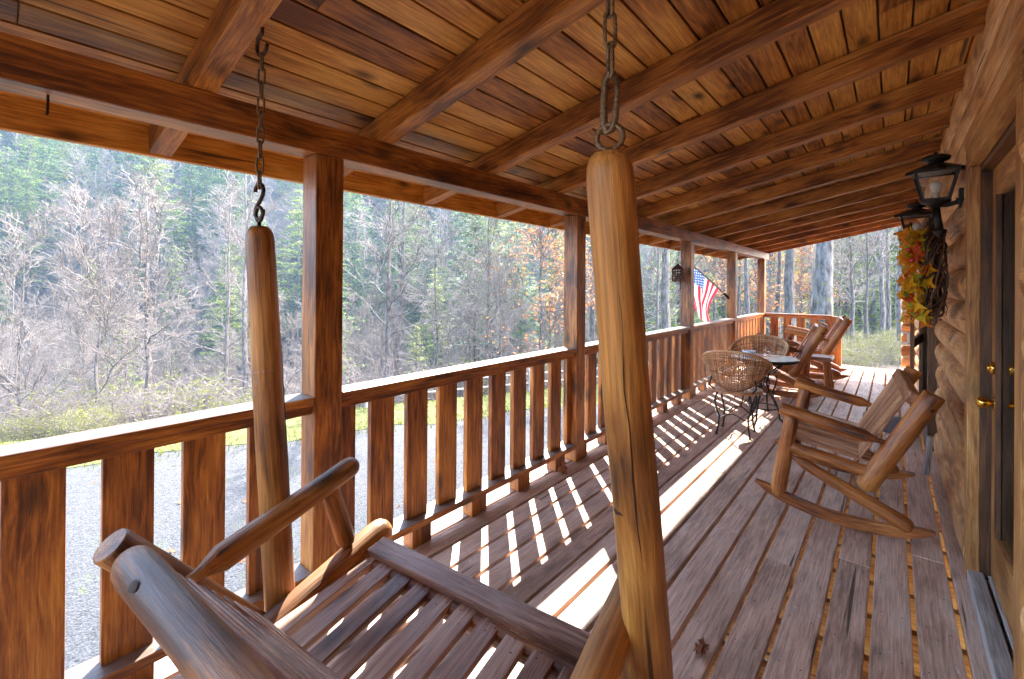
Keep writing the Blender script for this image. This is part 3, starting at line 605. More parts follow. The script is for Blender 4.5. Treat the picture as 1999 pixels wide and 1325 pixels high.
for k in range(3):
    an = R(20 + 120 * k); d = Vector((math.cos(an), math.sin(an), 0)); mb = MB()
    mb.tube([d * r + Vector((0, 0, z)) for r, z in [(.24, .695), (.16, .64), (.06, .56), (.035, .45), (.06, .34), (.12, .25), (.15, .16), (.16, .07), (.22, .01), (.24, .0)]], .010, 8); mb.build('leg', M['iron'], t)
mb = MB(); mb.tube([(.055 * math.cos(a), .055 * math.sin(a), .50) for a in [2 * math.pi * i / 20 for i in range(20)]], .007, 6, closed=True); mb.tube([(.145 * math.cos(a), .145 * math.sin(a), .19) for a in [2 * math.pi * i / 28 for i in range(28)]], .007, 6, closed=True); mb.build('leg_ring', M['iron'], t)
mb = MB(); prof = [(.0, .0), (.05, .0), (.056, .01), (.066, .05), (.067, .062), (.062, .062), (.05, .012), (.0, .010)]
vs = []; gs = []; fs = []; n = 24
for r_, z in prof:
    for j in range(n): a = 2 * math.pi * j / n; vs.append((r_ * math.cos(a), r_ * math.sin(a), z)); gs.append((0, 0, 0))
for i in range(len(prof) - 1):
    for j in range(n): fs.append((i * n + j, i * n + (j + 1) % n, (i + 1) * n + (j + 1) % n, (i + 1) * n + j))
mb.add(vs, fs, gs, True); bo = mb.build('bowl', M['bowl']); bo.location = (-1.19, 5.42, .7225); tag(bo, 'small pale bowl on the round table', 'bowl')

# ------------------------------------------------------------------ porch swing (near, bottom left)
SA = Vector((.993, .118, 0)); SBv = Vector((-.118, .993, 0)); SP = Vector((-1.446, .527, 0)); W = 1.04
sw = thing('porch_swing', 'log porch swing with slatted seat hanging on chains, nearest the camera', 'swing', SP, math.atan2(.118, .993))
def chain(mb, p0, p1, L=.062, w=.011, r=.0042):
    p0, p1 = Vector(p0), Vector(p1); d = (p1 - p0); n = max(1, round(d.length / (L - 2.2 * r))); st = d / n; u = d.normalized(); a = u.orthogonal().normalized(); b = u.cross(a)
    for i in range(n):
        c = p0 + st * (i + .5); x = (a if i % 2 else b); hl = st.length / 2 + r; pts = []
        for k in range(16):
            an = 2 * math.pi * k / 16; yy = math.cos(an); sx = math.sin(an); pts.append(c + x * w * sx + u * ((hl - w) * (1 if yy > 0 else -1) + w * yy if abs(yy) > 1e-6 else 0))
        mb.tube(pts, r, 6, closed=True)
for a in (0, W):
    sgn = -1 if a == 0 else 1
    mb = MB(); mb.log((a, -.06, .39), (a, .50, .525), .047, .052, 'round', 'round'); mb.build('side_rail', M['swinglog'], sw)
    mb = MB(); mb.log((a + sgn * .055, .06, .36), (a + sgn * .055, -.325, .83), .044, .042, 'round', 'flat'); mb.build('back_post', M['swinglog'], sw)
    mb = MB(); mb.log((a + sgn * .01, -.19, .668), (a + sgn * .01, .355, .822), .040, .036, 'tenon', 'round', tl=.1); mb.build('arm', M['swinglog'], sw)
    mb = MB(); mb.log((a + sgn * .01, .325, .535), (a + sgn * .01, .25, .765), .034, .031, 'round', 'round'); mb.build('arm_support', M['swinglog'], sw)
mb = MB(); mb.log((-.01, -.303, .795), (W + .01, -.312, .745), .047, .040, 'round', 'round', seg=24); mb.marks((-.01, -.303, .795), (W + .01, -.312, .745), .047, .040, 5, True, 5); mb.build('crest_log', [M['swinglog'], M['crack']], sw)
mb = MB(); mb.box((W / 2, .405, .507), (W - .07, .082, .032), (1, 0, 0), (0, -.18, .98)); mb.build('front_board', M['slat'], sw, bev=.008)
mb = MB()
for i in range(11):
    x = .065 + (W - .13) * i / 10; mb.beam((x, -.03, .428), (x, .40, .492), .064, .02)
    for yb in (.345, .325 - .02 * (i % 2), .02, .01):
        xs_ = x + rnd.uniform(-.022, .022); zz_ = .428 + (yb + .03) * .1488 + .0106; mb.add([(xs_ + .003 * math.cos(a), yb + .003 * math.sin(a), zz_ + .0004) for a in [k * 1.0472 for k in range(6)]], [tuple(range(6))], [(0, 0, 0)] * 6, False, 1)
mb.build('seat', [M['slat'], M['crack']], sw, bev=.003)
mb = MB(); mb.log((.0, .36, .465), (W, .36, .465), .03, .03, 'flat', 'flat'); mb.log((.0, .02, .40), (W, .02, .40), .03, .03, 'flat', 'flat'); mb.build('seat_frame', M['swinglog'], sw)
mb = MB(); d = Vector((0, -.385, .47)).normalized(); nb = Vector((0, d.z, -d.y))
for i in range(9): p = Vector((W / 2, -.03, .47)) + d * (.0 + .043 * i) + nb * (.03 - .002 * i); mb.box(p, (W - .02, .016, .027), (1, 0, 0), d)
mb.build('backrest', M['slat'], sw, bev=.003)
# hanging poles and chains: world points turned into the swing's own frame
inv = Matrix.LocRotScale(SP, Matrix.Rotation(math.atan2(.118, .993), 3, 'Z'), None).inverted()
def hang(pt, pb, r0, r1, top, hooktop):
    d = (pt - pb).normalized()
    mb = MB(); mb.log(pb, pt, r1, r0, 'flat', 'round', seg=24, bend=.005); mb.marks(pb, pt, r1, r0, 6, True, int(r1 * 1000), ca=top); po = mb.build('hanging_pole', [M['swinglog'], M['crack']], sw)
    return po
# left
pt = Vector((-.07, .035, 1.655)); pb = Vector((-.075, .118, .36)); hang(pt, pb, .042, .047, None, None)
sm = MB(); rs_ = random.Random(4); ax_ = (pb - pt).normalized(); fa = Vector((.55, -.83, 0)); fa = (fa - ax_ * fa.dot(ax_)).normalized(); fb = ax_.cross(fa)
for k in range(26):
    top_ = k < 10; an = R(-55 + 11 * k) if top_ else R(rs_.uniform(-30, 45)); zz = .455 + (rs_.uniform(-.003, .003) if top_ else rs_.uniform(.01, .075)); rr_ = .0445
    c_ = pt + ax_ * zz; q0 = c_ + (fa * math.cos(an) + fb * math.sin(an)) * rr_; d_ = (fb * math.cos(an) - fa * math.sin(an)) if top_ else (ax_ + fb * rs_.uniform(-.5, .5)).normalized(); sm.tube([q0, q0 + d_ * (.006 if top_ else rs_.uniform(.008, .02))], .0012, 4)
scr = sm.build('scratch_marks', M['sill'], sw)
hk = inv @ Vector((-1.565, .575, 2.305)); eye = pt + Vector((0, 0, .01))
mb = MB(); top_s = eye + Vector((0, 0, .115))
mb.tube([eye + Vector((-.022 * math.sin(a) * 1.0 * math.cos(.4), 0, 0)) * 0 + Vector((.020 * math.sin(a), 0, .028 - .022 * math.cos(a))) for a in [i * 2 * math.pi / 20 for i in range(20)]], .0055, 8, closed=True); mb.tube([pt - Vector((0, 0, .02)), eye + Vector((0, 0, .008))], .006, 8); mb.build('eye_bolt', M['hook'], sw)
mb = MB(); pth = [eye + Vector((x_, 0, z_ + .014)) for x_, z_ in [(-.024, .086), (-.021, .100), (-.010, .109), (.004, .110), (.018, .103), (.025, .089), (.021, .073), (.008, .058), (-.010, .044), (-.022, .030), (-.024, .015), (-.014, .003), (.0, -.001), (.014, .003), (.023, .014), (.025, .028)]]; mb.tube(pth, .0062, 8); mb.build('s_hook', M['hook'], sw)
ctop = hk - Vector((0, 0, .085)); mb = MB(); chain(mb, eye + Vector((0, 0, .112)), ctop, .056, .0095, .0036); mb.build('chain', M['rust'], sw)
mb = MB(); pts = [hk + Vector((0, 0, .03)), hk - Vector((0, 0, .015))] + [hk + Vector((.006 + .032 * math.cos(a) - .006, 0, -.052 + .036 * math.sin(a))) for a in [R(100 + 250 * i / 12) for i in range(13)]]; mb.tube(pts, .0062, 8); mb.build('ceiling_hook', M['hook'], sw)
# right
pt = Vector((1.10, .005, 1.695)); pb = Vector((1.10, .305, .36)); hang(pt, pb, .0395, .049, 4.3, None)
mb = MB(); e = pt + Vector((0, 0, .022)); mb.tube([e + Vector((.021 * math.sin(a), .004 * math.sin(a), -.021 * math.cos(a))) for a in [i * 2 * math.pi / 24 for i in range(24)]], .0048, 8, closed=True); mb.tube([pt - Vector((0, 0, .03)), pt + Vector((0, 0, .004))], .008, 8); mb.build('eye_bolt', M['rust'], sw)
mb = MB(); pts = [e + Vector((x_, 0, z_)) for x_, z_ in [(.011, .098), (.013, .07), (.009, .028), (.004, .012), (-.005, .008), (-.010, .02), (-.011, .055), (-.009, .092), (-.002, .107), (.007, .103)]]; mb.tube(pts, [.0045, .005, .0058, .006, .0062, .0068, .0068, .006, .0055, .005], 8); mb.build('snap_hook', M['rust'], sw)
up = inv @ Vector((-.355, .655, rb(-.355) + RD + .01)); mb = MB(); chain(mb, e + Vector((0, 0, .100)), up - Vector((0, 0, .05)), .060, .0092, .0034); mb.build('chain', M['rust'], sw)
mb = MB(); mb.tube([up, up - Vector((0, 0, .03))], .006, 8); mb.tube([up + Vector((.018 * math.sin(a), 0, -.045 - .018 * math.cos(a))) for a in [i * 2 * math.pi / 16 for i in range(16)]], .005, 8, closed=True); mb.build('ceiling_hook', M['hook'], sw)

# ------------------------------------------------------------------ pierced tin lantern on the third post, flag on the fourth
t = thing('hanging_lantern', 'rusty pierced tin lantern hanging from a bracket on the third post', 'lantern', (-2.115, 5.80, 1.555), .35)
mb = MB(); hh, w = .155, .062
for i in range(4):
    an = i * math.pi / 2; n = Vector((math.cos(an), math.sin(an), 0)); s_ = Vector((-n.y, n.x, 0))
    for k in range(5): mb.box(n * w + s_ * (-w + .031 * k) + Vector((0, 0, hh / 2)), (hh, .017, .004), (0, 0, 1), n)
    for k in range(6): mb.box(n * w + Vector((0, 0, .031 * k)), (2 * w + .004, .0041, .015), s_, (0, 0, 1))
    for k in range(2): mb.box(n * w + s_ * (.031 * (1 if k else -1)) + Vector((0, 0, hh / 2)), (.13, .008, .0042), s_ * (.5 if k else -.5) + Vector((0, 0, 1)), n)
mb.box((0, 0, .0), (2 * w, 2 * w, .006), (1, 0, 0)); mb.build('pierced_body', M['tin'], t)
mb = MB(); mb.tube([(0, 0, hh), (0, 0, hh + .006), (0, 0, hh + .06), (0, 0, hh + .066)], [.098, .098, .018, .01], 4, smooth=False); mb.build('roof', M['tin'], t); t.children[-1].rotation_euler = (0, 0, R(45))
mb = MB(); mb.tube([(.02 * math.sin(a), 0, hh + .085 - .02 * math.cos(a)) for a in [i * .3927 for i in range(16)]], .003, 6, closed=True); mb.tube([(0, 0, hh + .10), (0, .05, hh + .125), (0, .12, hh + .10), (0, .178, hh + .04)], .005, 6); mb.build('hanger', M['iron'], t)
mb = MB(); mb.tube([(.03, .04, 0), (.035, .04, -.06), (.03, .04, -.11), (.0, .04, -.135)], .007, 6); mb.build('drip_hook', M['tin'], t)
mb = MB(); mb.tube([(0, 0, .004), (0, 0, .09)], .022, 12); mb.build('candle', M['white'], t)

fl = thing('porch_flag', 'American flag drooping from a short pole on the fourth post', 'flag', (XO, 8.10, 1.30))
tip = Vector((-.40, -.62, .60)); bs = Vector((.0, .06, .04))
mb = MB(); mb.tube([bs, bs + (tip - bs) * 1.03], .011, 10); mb.tube([bs + (tip - bs) * 1.03, bs + (tip - bs) * 1.05, bs + (tip - bs) * 1.07], [.02, .022, .006], 10); mb.build('flag_pole', M['sill'], fl)
mb = MB(); mb.tube([Vector((.03, .08, -.01)), bs + (tip - bs) * .08], .018, 10); mb.build('pole_bracket', M['iron'], fl)
mb = MB(); nu, nv = 30, 40; vs = []; gs = []; hoist = bs + (tip - bs) * .20; hd = (tip - hoist); side = Vector((hd.x, hd.y, 0)).normalized(); nn = Vector((side.y, -side.x, 0))
for i in range(nu + 1):
    u = i / nu                      # 0 at the pole tip
    h = tip - hd * u
    for j in range(nv + 1):
        v = j / nv; l = 1.12 * v
        # the loose cloth gathers under the tip, then swings back towards the post
        gather = .24 * (1 - math.exp(-2.2 * v)) * u * hd.length * 1.35
        back = -.16 * max(0, v - .55) * (1.15 - u) - .30 * max(0, v - .52) * u
        drop = l * (.80 - .10 * u) - .10 * v * v * (1 - u)
        fold = .045 * math.sin(6.5 * u + 3.2 * v + .6) * min(1, v * 3) + .03 * math.sin(15 * u - 2 * v) * min(1, v * 2)
        vs.append(h + side * (gather + back) - Vector((0, 0, drop)) + nn * fold); gs.append((u, v, 0))
fs = [(i * (nv + 1) + j, (i + 1) * (nv + 1) + j, (i + 1) * (nv + 1) + j + 1, i * (nv + 1) + j + 1) for i in range(nu) for j in range(nv)]
mb.add(vs, fs, gs, True); mb.build('cloth', M['flag'], fl)

# ------------------------------------------------------------------ small things on the deck
mb = MB(); mb.box((0, 0, .007), (.75, .46, .012), (0, 1, 0)); o = mb.build('doormat', M['mat'], bev=.004); o.location = (-.02, 6.35, .001); tag(o, 'grey doormat lying on the deck behind the wide rocker', 'doormat')
mb = MB(); mb.box((0, 0, .15), (.30, .075, .03), (0, 0, 1), (1, 0, 0)); o = mb.build('wooden_stake', M['sill'], bev=.003); o.location = (.215, 4.85, .0); o.rotation_euler = (0, R(4), .1); tag(o, 'short grey board standing upright behind the wide rocker by the wall', 'board')
def leaf(loc, size, rot, label, crumple=1.0, seed=1, cat='leaf'):
    rl = random.Random(seed); mb = MB()
    for k in range(4):
        vs, fs = leaf_shape((rl.uniform(-.4, .4) * size, rl.uniform(-.3, .3) * size, size * .25 * crumple), (rl.uniform(-.7, .7) * crumple, rl.uniform(-.7, .7) * crumple, 1), (1, rl.uniform(-.5, .5), 0), size * rl.uniform(.6, .9), 5, .5 * crumple)
        mb.add(vs, fs, [(0, 0, 0)] * len(vs)); 
        if crumple < .5: break
    o = mb.build('fallen_leaf', M['deadleaf']); o.location = loc; o.rotation_euler = rot; return tag(o, label, cat, 'dead leaves on the deck')
leaf((-.586, 1.871, .010), .042, (.2, 0, .8), 'crumpled brown leaf on the deck near the bottom centre', 1.2, 4)
leaf((-1.985, 2.95, .04), .062, (1.1, .2, .4), 'upturned orange leaf lying under the railing', .9, 9)
leaf((-2.06, 2.86, .006), .03, (0, .1, 2.), 'tiny dark leaf scrap beside the upturned orange leaf', .3, 5)

# ------------------------------------------------------------------ terrain
E1 = Vector((-11.2, 1.7)); ed = Vector((.432, .902)); en = Vector((-.902, .432))
def sst(a, b, x): t = max(0., min(1., (x - a) / (b - a))); return t * t * (3 - 2 * t)
def edge_s(x, y): return (x - E1.x) * en.x + (y - E1.y) * en.y
def ground(x, y):
    s = edge_s(x, y); z = GZ
    z += 1.15 * sst(10.5, 15.5, y) * sst(-7, -2.5, x) * (1 - sst(-1.5, 2, s))
    d = max(0., s - 1.6); drop = -.30 * min(d, 26) + 0.30 * 26 * 0
    if d > 26: drop = -.30 * 26
    z += drop * (1 - .85 * sst(0, 1, 0))
    if s > 30:
        az = math.atan2(x, y)           # 0 = along +Y, negative to the left
        k = .52 - .10 * sst(-.75, -.35, az)
        z += k * (s - 30) * sst(30, 75, s)
    if y > 42: z += .33 * (y - 42) * sst(42, 70, y) * sst(30, -5, s)
    if x > 3 and y > 8: z += .10 * (x - 3) * sst(8, 16, y)
    if s > 1.6 or y > 14:
        z += (mnoise.noise(Vector((x * .05, y * .05, 3))) * 2.2 * sst(6, 60, max(s, y - 20)) + mnoise.noise(Vector((x * .25, y * .25, 7))) * .25 * sst(1.6, 6, max(s, y - 13)))
    return z
def axis(lo, hi, mid0, mid1, fine, grow):
    a = list(np.arange(mid0, mid1, fine)); st = fine; x = a[-1]
    while x < hi: st *= grow; x += st; a.append(x)
    st = fine; x = a[0]
    while x > lo: st *= grow; x -= st; a.insert(0, x)
    return a
xs = axis(-330, 140, -24, 8, .8, 1.07); ys = axis(-120, 330, -8, 26, .8, 1.07)
vs = [(x, y, ground(x, y)) for x in xs for y in ys]; ny = len(ys)
fs = [(i * ny + j, (i + 1) * ny + j, (i + 1) * ny + j + 1, i * ny + j + 1) for i in range(len(xs) - 1) for j in range(ny - 1)]
mb = MB(); mb.add(vs, fs, vs, True); mb.build('ground', M['ground'], kind='structure')
# gravel drive
mb = MB(); n = 40; vs = []
for i in range(n + 1):
    k = -12 + 28 * i / n; p = E1 + ed * k + en * (.25 * math.sin(k * .9) + .12 * math.sin(k * 2.7)); vs.append((p.x, p.y, GZ + .012)); 
    xx = 3.0 if p.y < 9 else max(p.x + .5, 3 - (p.y - 9) * 2.2); vs.append((xx, p.y, GZ + .012))
mb.add(vs, [(2 * i, 2 * i + 1, 2 * i + 3, 2 * i + 2) for i in range(n)], vs); mb.build('gravel_drive', M['gravel'], kind='structure')

rl = random.Random(8); mb = MB()
for i in range(260):
    k = rl.uniform(-8, 12); off = -rl.uniform(.1, 7.6); p = E1 + ed * k + en * off; vs, fs_ = leaf_shape((p.x, p.y, GZ + .03), (rl.uniform(-.5, .5), rl.uniform(-.5, .5), 1), (rl.uniform(-1, 1), rl.uniform(-1, 1), 0), rl.uniform(.03, .06), 5, .4); mb.add(vs, fs_, [(0, 0, 0)] * len(vs))
g = mb.build('leaf_litter', M['deadleaf'], kind='stuff'); tag(g, 'brown leaves strewn over the gravel drive', 'leaf litter')
# ------------------------------------------------------------------ grass verge
mb = MB(); vs = []; n = 56
for i in range(n + 1):
    k = -14 + 31 * i / n
    for j in range(7):
        off = -.32 + 2.0 * j / 6 + (.16 * math.sin(k * 1.7) + .1 * math.sin(k * 4.1) if j == 0 else 0); p = E1 + ed * k + en * off; vs.append((p.x, p.y, max(GZ, ground(p.x, p.y)) + .022 + .05 * math.sin(math.pi * j / 6)))
mb.add(vs, [(i * 7 + j, i * 7 + j + 1, (i + 1) * 7 + j + 1, (i + 1) * 7 + j) for i in range(n) for j in range(6)], vs, True)
M['moss'] = plain('mossy_turf', (.065, .072, .008), .95, 0, 1, 14, .6)
mb.build('grass_bank', M['moss'], kind='structure')
rg = random.Random(11); mb = MB()
for i in range(9000):
    k = rg.uniform(-9, 15); off = rg.uniform(-.25, 1.7) if rg.random() < .85 else rg.uniform(-.8, 0); p = E1 + ed * k + en * off; z = ground(p.x, p.y) + .01; a = rg.uniform(0, 6.28); h = rg.uniform(.05, .13); w = .012
    d = Vector((math.cos(a), math.sin(a), 0)); l = Vector((rg.uniform(-.06, .06), rg.uniform(-.06, .06), h)); b = Vector((p.x, p.y, z)); mb.add([b - d * w, b + d * w, b + l], [(0, 1, 2)], [(0, 0, 0)] * 3)
g = mb.build('grass_verge', M['grass'], kind='stuff'); tag(g, 'bright yellow green grass verge along the gravel drive', 'grass')

# ------------------------------------------------------------------ trees: templates
TEMP = bpy.data.collections.new('tree_kit')
def mesh_of(mb, name, mat):
    o = mb.build(name, mat); me = o.data; bpy.data.objects.remove(o); return me
def thin_tube(mb, pts, r0, r1, seg=3):
    n = len(pts); mb.tube(pts, [r0 + (r1 - r0) * i / (n - 1) for i in range(n)], seg, cap=False)
def bare_tree(seed, H=16, r=.17, low=.25, spread=1.0, twigs=1.0, lean=.0, fork=False):
    rg = random.Random(seed); tr = MB(); cr = MB(); tips = []
    tr_pts = []; x = y = 0
    for i in range(11): x += rg.uniform(-.10, .10) + lean * H / 10; y += rg.uniform(-.10, .10); tr_pts.append(Vector((x if i else 0, y if i else 0, H * i / 10 - (.3 if i == 0 else 0))))
    rad = [r * (1.25 if i == 0 else 1) * (1 - .09 * i) + .01 for i in range(11)]; tr.tube(tr_pts, rad, 9, wob=.12)
    def along(t): k = t * 10; i = min(9, int(k)); return tr_pts[i].lerp(tr_pts[i + 1], k - i), rad[i]
    def branch(p, d, L, rr, lev):
        n = 5 if lev == 1 else (4 if lev == 2 else 3); pts = [p]; dd = d.normalized()
        for i in range(n): dd = (dd + Vector((rg.uniform(-.28, .28), rg.uniform(-.28, .28), rg.uniform(-.12, .26)))).normalized(); pts.append(pts[-1] + dd * L / n)
        (tr if lev == 1 else cr) and thin_tube(tr if lev == 1 else cr, pts, rr, rr * .35, 5 if lev == 1 else 3)
        if lev >= 3: tips.append(pts[-1])
        if lev < 4:
            m = {1: 8, 2: 6, 3: 4}[lev]; m = max(2, int(m * (twigs if lev > 1 else 1)))
            for k in range(m):
                t = rg.uniform(.2, 1) * n; i = min(n - 1, int(t)); q = pts[i].lerp(pts[i + 1], t - i); a = (pts[i + 1] - pts[i]).normalized(); sd = a.cross(Vector((rg.uniform(-1, 1), rg.uniform(-1, 1), rg.uniform(-1, 1)))).normalized()
                branch(q, a * .75 + sd * rg.uniform(.5, 1.0) + Vector((0, 0, .15)), L * rg.uniform(.35, .55), max((0, .026, .018, .012)[lev], rr * .42), lev + 1)
    nb = int(20 * (1 - low) + 6)
    for k in range(nb):
        t = low + (1 - low) * (k + rg.random()) / nb; p, rr = along(min(.995, t)); a = rg.uniform(0, 6.28); el = rg.uniform(.15, .9) + .5 * t
        L = H * (.34 - .22 * t) * spread * rg.uniform(.7, 1.25); branch(p, Vector((math.cos(a), math.sin(a), el)), L, max(.014, rr * .38), 1)
    return tr, cr, tips
def leaves_at(tips, rg, n, size, spread=.35):
    mb = MB()
    for p in tips:
        for k in range(n):
            q = p + Vector((rg.gauss(0, spread), rg.gauss(0, spread), rg.gauss(0, spread * .7))); a = Vector((rg.uniform(-1, 1), rg.uniform(-1, 1), rg.uniform(-.6, .6))).normalized() * size * rg.uniform(.6, 1.2); b = a.cross(Vector((rg.uniform(-1, 1), rg.uniform(-1, 1), rg.uniform(-1, 1)))).normalized() * size * .45
            mb.add([q - a, q + b, q + a, q - b], [(0, 1, 2, 3)], [(0, 0, 0)] * 4)
    return mb
def evergreen(seed, H=15, w=3.0, low=.12, dens=1.0, droop=-.05):
    rg = random.Random(seed); tr = MB(); cr = MB(); tr.tube([(0, 0, -.3), (.05, 0, H * .5), (0, .05, H)], [.2, .13, .02], 8)
    z = H * low
    while z < H * .985:
        f = (z / H - low) / (1 - low); R_ = w * (1 - f) ** .75 * rg.uniform(.75, 1.15) + .15; nb = rg.randint(4, 7); a0 = rg.uniform(0, 6.28)
        for k in range(nb):
            if rg.random() < .12: continue
            a = a0 + k * 6.283 / nb + rg.uniform(-.3, .3); L = R_ * rg.uniform(.55, 1.15); d = Vector((math.cos(a), math.sin(a), rg.uniform(-.15, .30) + droop)).normalized(); b = Vector((0, 0, z))
            thin_tube(tr, [b, b + d * L * .5, b + d * L + Vector((0, 0, .06 * L))], .03, .008, 3)
            n = int(L * 21 * dens) + 4
            for q in range(n):
                t = rg.uniform(.22, 1.05); p = b + d * L * t + Vector((rg.gauss(0, .16 * L * .6 + .06), rg.gauss(0, .16 * L * .6 + .06), rg.gauss(0, .09)));
                u = (d + Vector((rg.uniform(-.8, .8), rg.uniform(-.8, .8), rg.uniform(-.25, .45)))).normalized(); s_ = rg.uniform(.2, .42); v = u.cross(Vector((rg.uniform(-.5, .5), rg.uniform(-.5, .5), 1))).normalized()
                cr.add([p - u * s_ * .5, p + v * s_ * .22, p + u * s_ * .7, p - v * s_ * .22], [(0, 1, 2, 3)], [(0, 0, 0)] * 4)
        z += rg.uniform(.35, .62) * (1 + .3 * (1 - f))
    return tr, cr
BARE = []; EVER = []
specs = [(1, 15, .15, .22, 1.1, .9), (2, 18, .17, .30, .8, .6), (3, 13, .11, .15, 1.25, .9), (4, 19, .20, .42, .65, .55), (5, 11, .09, .10, 1.3, .9)]
for sd, H, r_, lo, sp, tw in specs:
    tr, cr, tips = bare_tree(sd, H, r_, lo, sp, tw); BARE.append((mesh_of(tr, 'trunk', M['bark']), mesh_of(cr, 'crown', M['twig']), tips, sd))
for sd, H, w, lo, de in [(21, 17, 3.2, .15, 1.0), (22, 13, 2.6, .08, 1.1), (23, 21, 3.6, .3, .9)]:
    tr, cr = evergreen(sd, H, w, lo, de); EVER.append((mesh_of(tr, 'trunk', M['barkdark']), mesh_of(cr, 'crown', M['needle'])))
tr, cr, tips = bare_tree(9, 9, .085, .12, 1.25, .8); OAK = (mesh_of(tr, 'trunk', M['bark']), mesh_of(cr, 'branches', M['twig']), mesh_of(leaves_at(tips, random.Random(5), 1, .085, .22), 'crown', M['oakleaf']))
tr2, cr2, tips2 = bare_tree(10, 19, .24, .5, .75, .8); TALL = (mesh_of(tr2, 'trunk', M['barkmoss']), mesh_of(cr2, 'crown', M['twig']))
def put(name, parts, loc, rz, sc_, label, cat, group, tilt=(0, 0)):
    t = thing(name, label, cat, loc, 0, group); t.rotation_euler = (tilt[0], tilt[1], rz); t.scale = (sc_, sc_, sc_) if not hasattr(sc_, '__len__') else sc_
    for nm, me in parts: o = bpy.data.objects.new(nm, me); COL.objects.link(o); o.parent = t
    return t
TC = lambda k: [('trunk', BARE[k][0]), ('crown', BARE[k][1])]
TE = lambda k: [('trunk', EVER[k][0]), ('crown', EVER[k][1])]
# camera frame, used only to lay out where trees stand
F_ = Vector((-.648, .7616)); R_ = Vector((.7616, .648))
def bear(px, w): d = F_ + R_ * ((px - 999.5) / 871.); return d.x * w, d.y * w
def plant(name, parts, px, w, rz, s, label, cat, group=None, tilt=(0, 0)):
    x, y = bear(px, w); return put(name, parts, (x, y, ground(x, y) - .1), rz, s, label, cat, group, tilt)
gB = 'bare trees on the wooded slope'
DARK = lambda k: None
plant('bare_tree', TC(0), 290, 14.5, .3, (.66, .66, .52), 'dark straight bare trunk with pale side limbs left of the swing pole', 'tree')
plant('bare_tree', TC(2), 45, 14.0, 1.3, .52, 'slender bare tree at the far left edge beyond the verge', 'tree')
plant('bare_tree', TC(4), 192, 13.0, 2.0, .58, 'short crooked bare tree left of the dark straight trunk', 'tree')
plant('bare_tree', TC(3), 474, 21.0, 4.0, .72, 'tall grey bare tree seen just left of the swing\'s left pole', 'tree')
plant('bare_tree', TC(1), 757, 17.5, 5.0, (.8, .8, .55), 'left trunk of the close pair of bare trees past the drive', 'tree', None, (0, R(-2)))
plant('bare_tree', TC(3), 775, 19.5, .8, .68, 'right trunk of the close pair of bare trees past the drive', 'tree', None, (0, R(2.5)))
plant('bare_tree', TC(0), 952, 19.5, 2.2, .62, 'bare tree left of the orange leaved oak', 'tree')
plant('bare_tree', TC(2), 850, 20, 4.2, .6, 'thin bare tree between the close pair and the oak', 'tree')
oakp = [('trunk', OAK[0]), ('branch', OAK[1]), ('crown', OAK[2])]
plant('oak_tree', oakp, 1062, 18.0, .4, .95, 'young oak still holding orange leaves left of the second post', 'tree')
plant('oak_tree', oakp, 1440, 21, 2.1, .95, 'oak with dry orange leaves behind the flag', 'tree')
plant('oak_tree', oakp, 1560, 26, 3.3, .8, 'small oak with dry orange leaves behind the end railing', 'tree')
tallp = [('trunk', TALL[0]), ('crown', TALL[1])]
plant('tall_tree', tallp, 1600, 15.5, .5, (1.35, 1.35, 1.0), 'thickest grey trunk with moss beyond the end railing', 'tree')
plant('tall_tree', tallp, 1540, 19, 1.9, .95, 'grey trunk left of the thickest mossy trunk beyond porch end', 'tree')
plant('tall_tree', tallp, 1300, 16, 2.6, .75, 'grey mossy trunk behind the hanging tin lantern', 'tree')
for i, (px, w, s) in enumerate([(1523, 22, .6), (1283, 15, .35), (1455, 18, .5), (1663, 19, .5), (1692, 17, .28), (1716, 24, .6), (1735, 20, .5), (1762, 15, .42), (1640, 27, .6), (1580, 30, .7), (1480, 28, .6), (1392, 26, .6), (1345, 22, .5), (1240, 21, .6), (1160, 22, .7), (1706, 31, .7), (1748, 33, .7), (1620, 36, .8), (1505, 35, .7), (1560, 40, .8), (1676, 40, .8), (1725, 45, .8)]):
    plant('bare_tree', TC([3, 1, 3, 0, 3][i % 5]), px, w, i * 1.7, s * 1.15, 'slim bare trunk in the wood beyond the far end of porch', 'tree', 'slim trunks beyond the porch end')
# wooded slope across the valley
rt = random.Random(17)
for i in range(20):
    x, y = bear(rt.uniform(1240, 1800), rt.uniform(30, 48)); put('evergreen_tree', TE(rt.randrange(3)), (x, y, ground(x, y) - .1), rt.uniform(0, 6.28), rt.uniform(.6, .95), 'yellow green evergreen in the wood beyond the porch end', 'tree', 'evergreens beyond the porch end')
rt = random.Random(42)
def scatter(n, s0, s1, a0, a1, mind, tries=40000):
    pts = []
    for _ in range(tries):
        if len(pts) >= n: break
        px = rt.uniform(a0, a1); d = F_ + R_ * ((px - 999.5) / 871.); w = s0 + (s1 - s0) * rt.random() ** 1.0; x, y = d.x * w, d.y * w
        if edge_s(x, y) < 3 and y < 26: continue
        if any((x - p[0]) ** 2 + (y - p[1]) ** 2 < mind ** 2 for p in pts): continue
        pts.append((x, y))
    return pts
for (x, y) in scatter(70, 17, 46, -150, 1250, 2.2):
    put('bare_tree', TC(rt.randrange(5)), (x, y, ground(x, y) - .1), rt.uniform(0, 6.28), rt.uniform(.30, .55), 'leafless grey tree in the tangle beyond the drive', 'tree', gB, (rt.uniform(-.06, .06), rt.uniform(-.06, .06)))
for (x, y) in scatter(22, 26, 48, -100, 1150, 3.5):
    put('evergreen_tree', TE(rt.randrange(3)), (x, y, ground(x, y) - .1), rt.uniform(0, 6.28), rt.uniform(.45, .7), 'dark evergreen standing low among the bare trees in the valley', 'tree', 'evergreens in the valley')
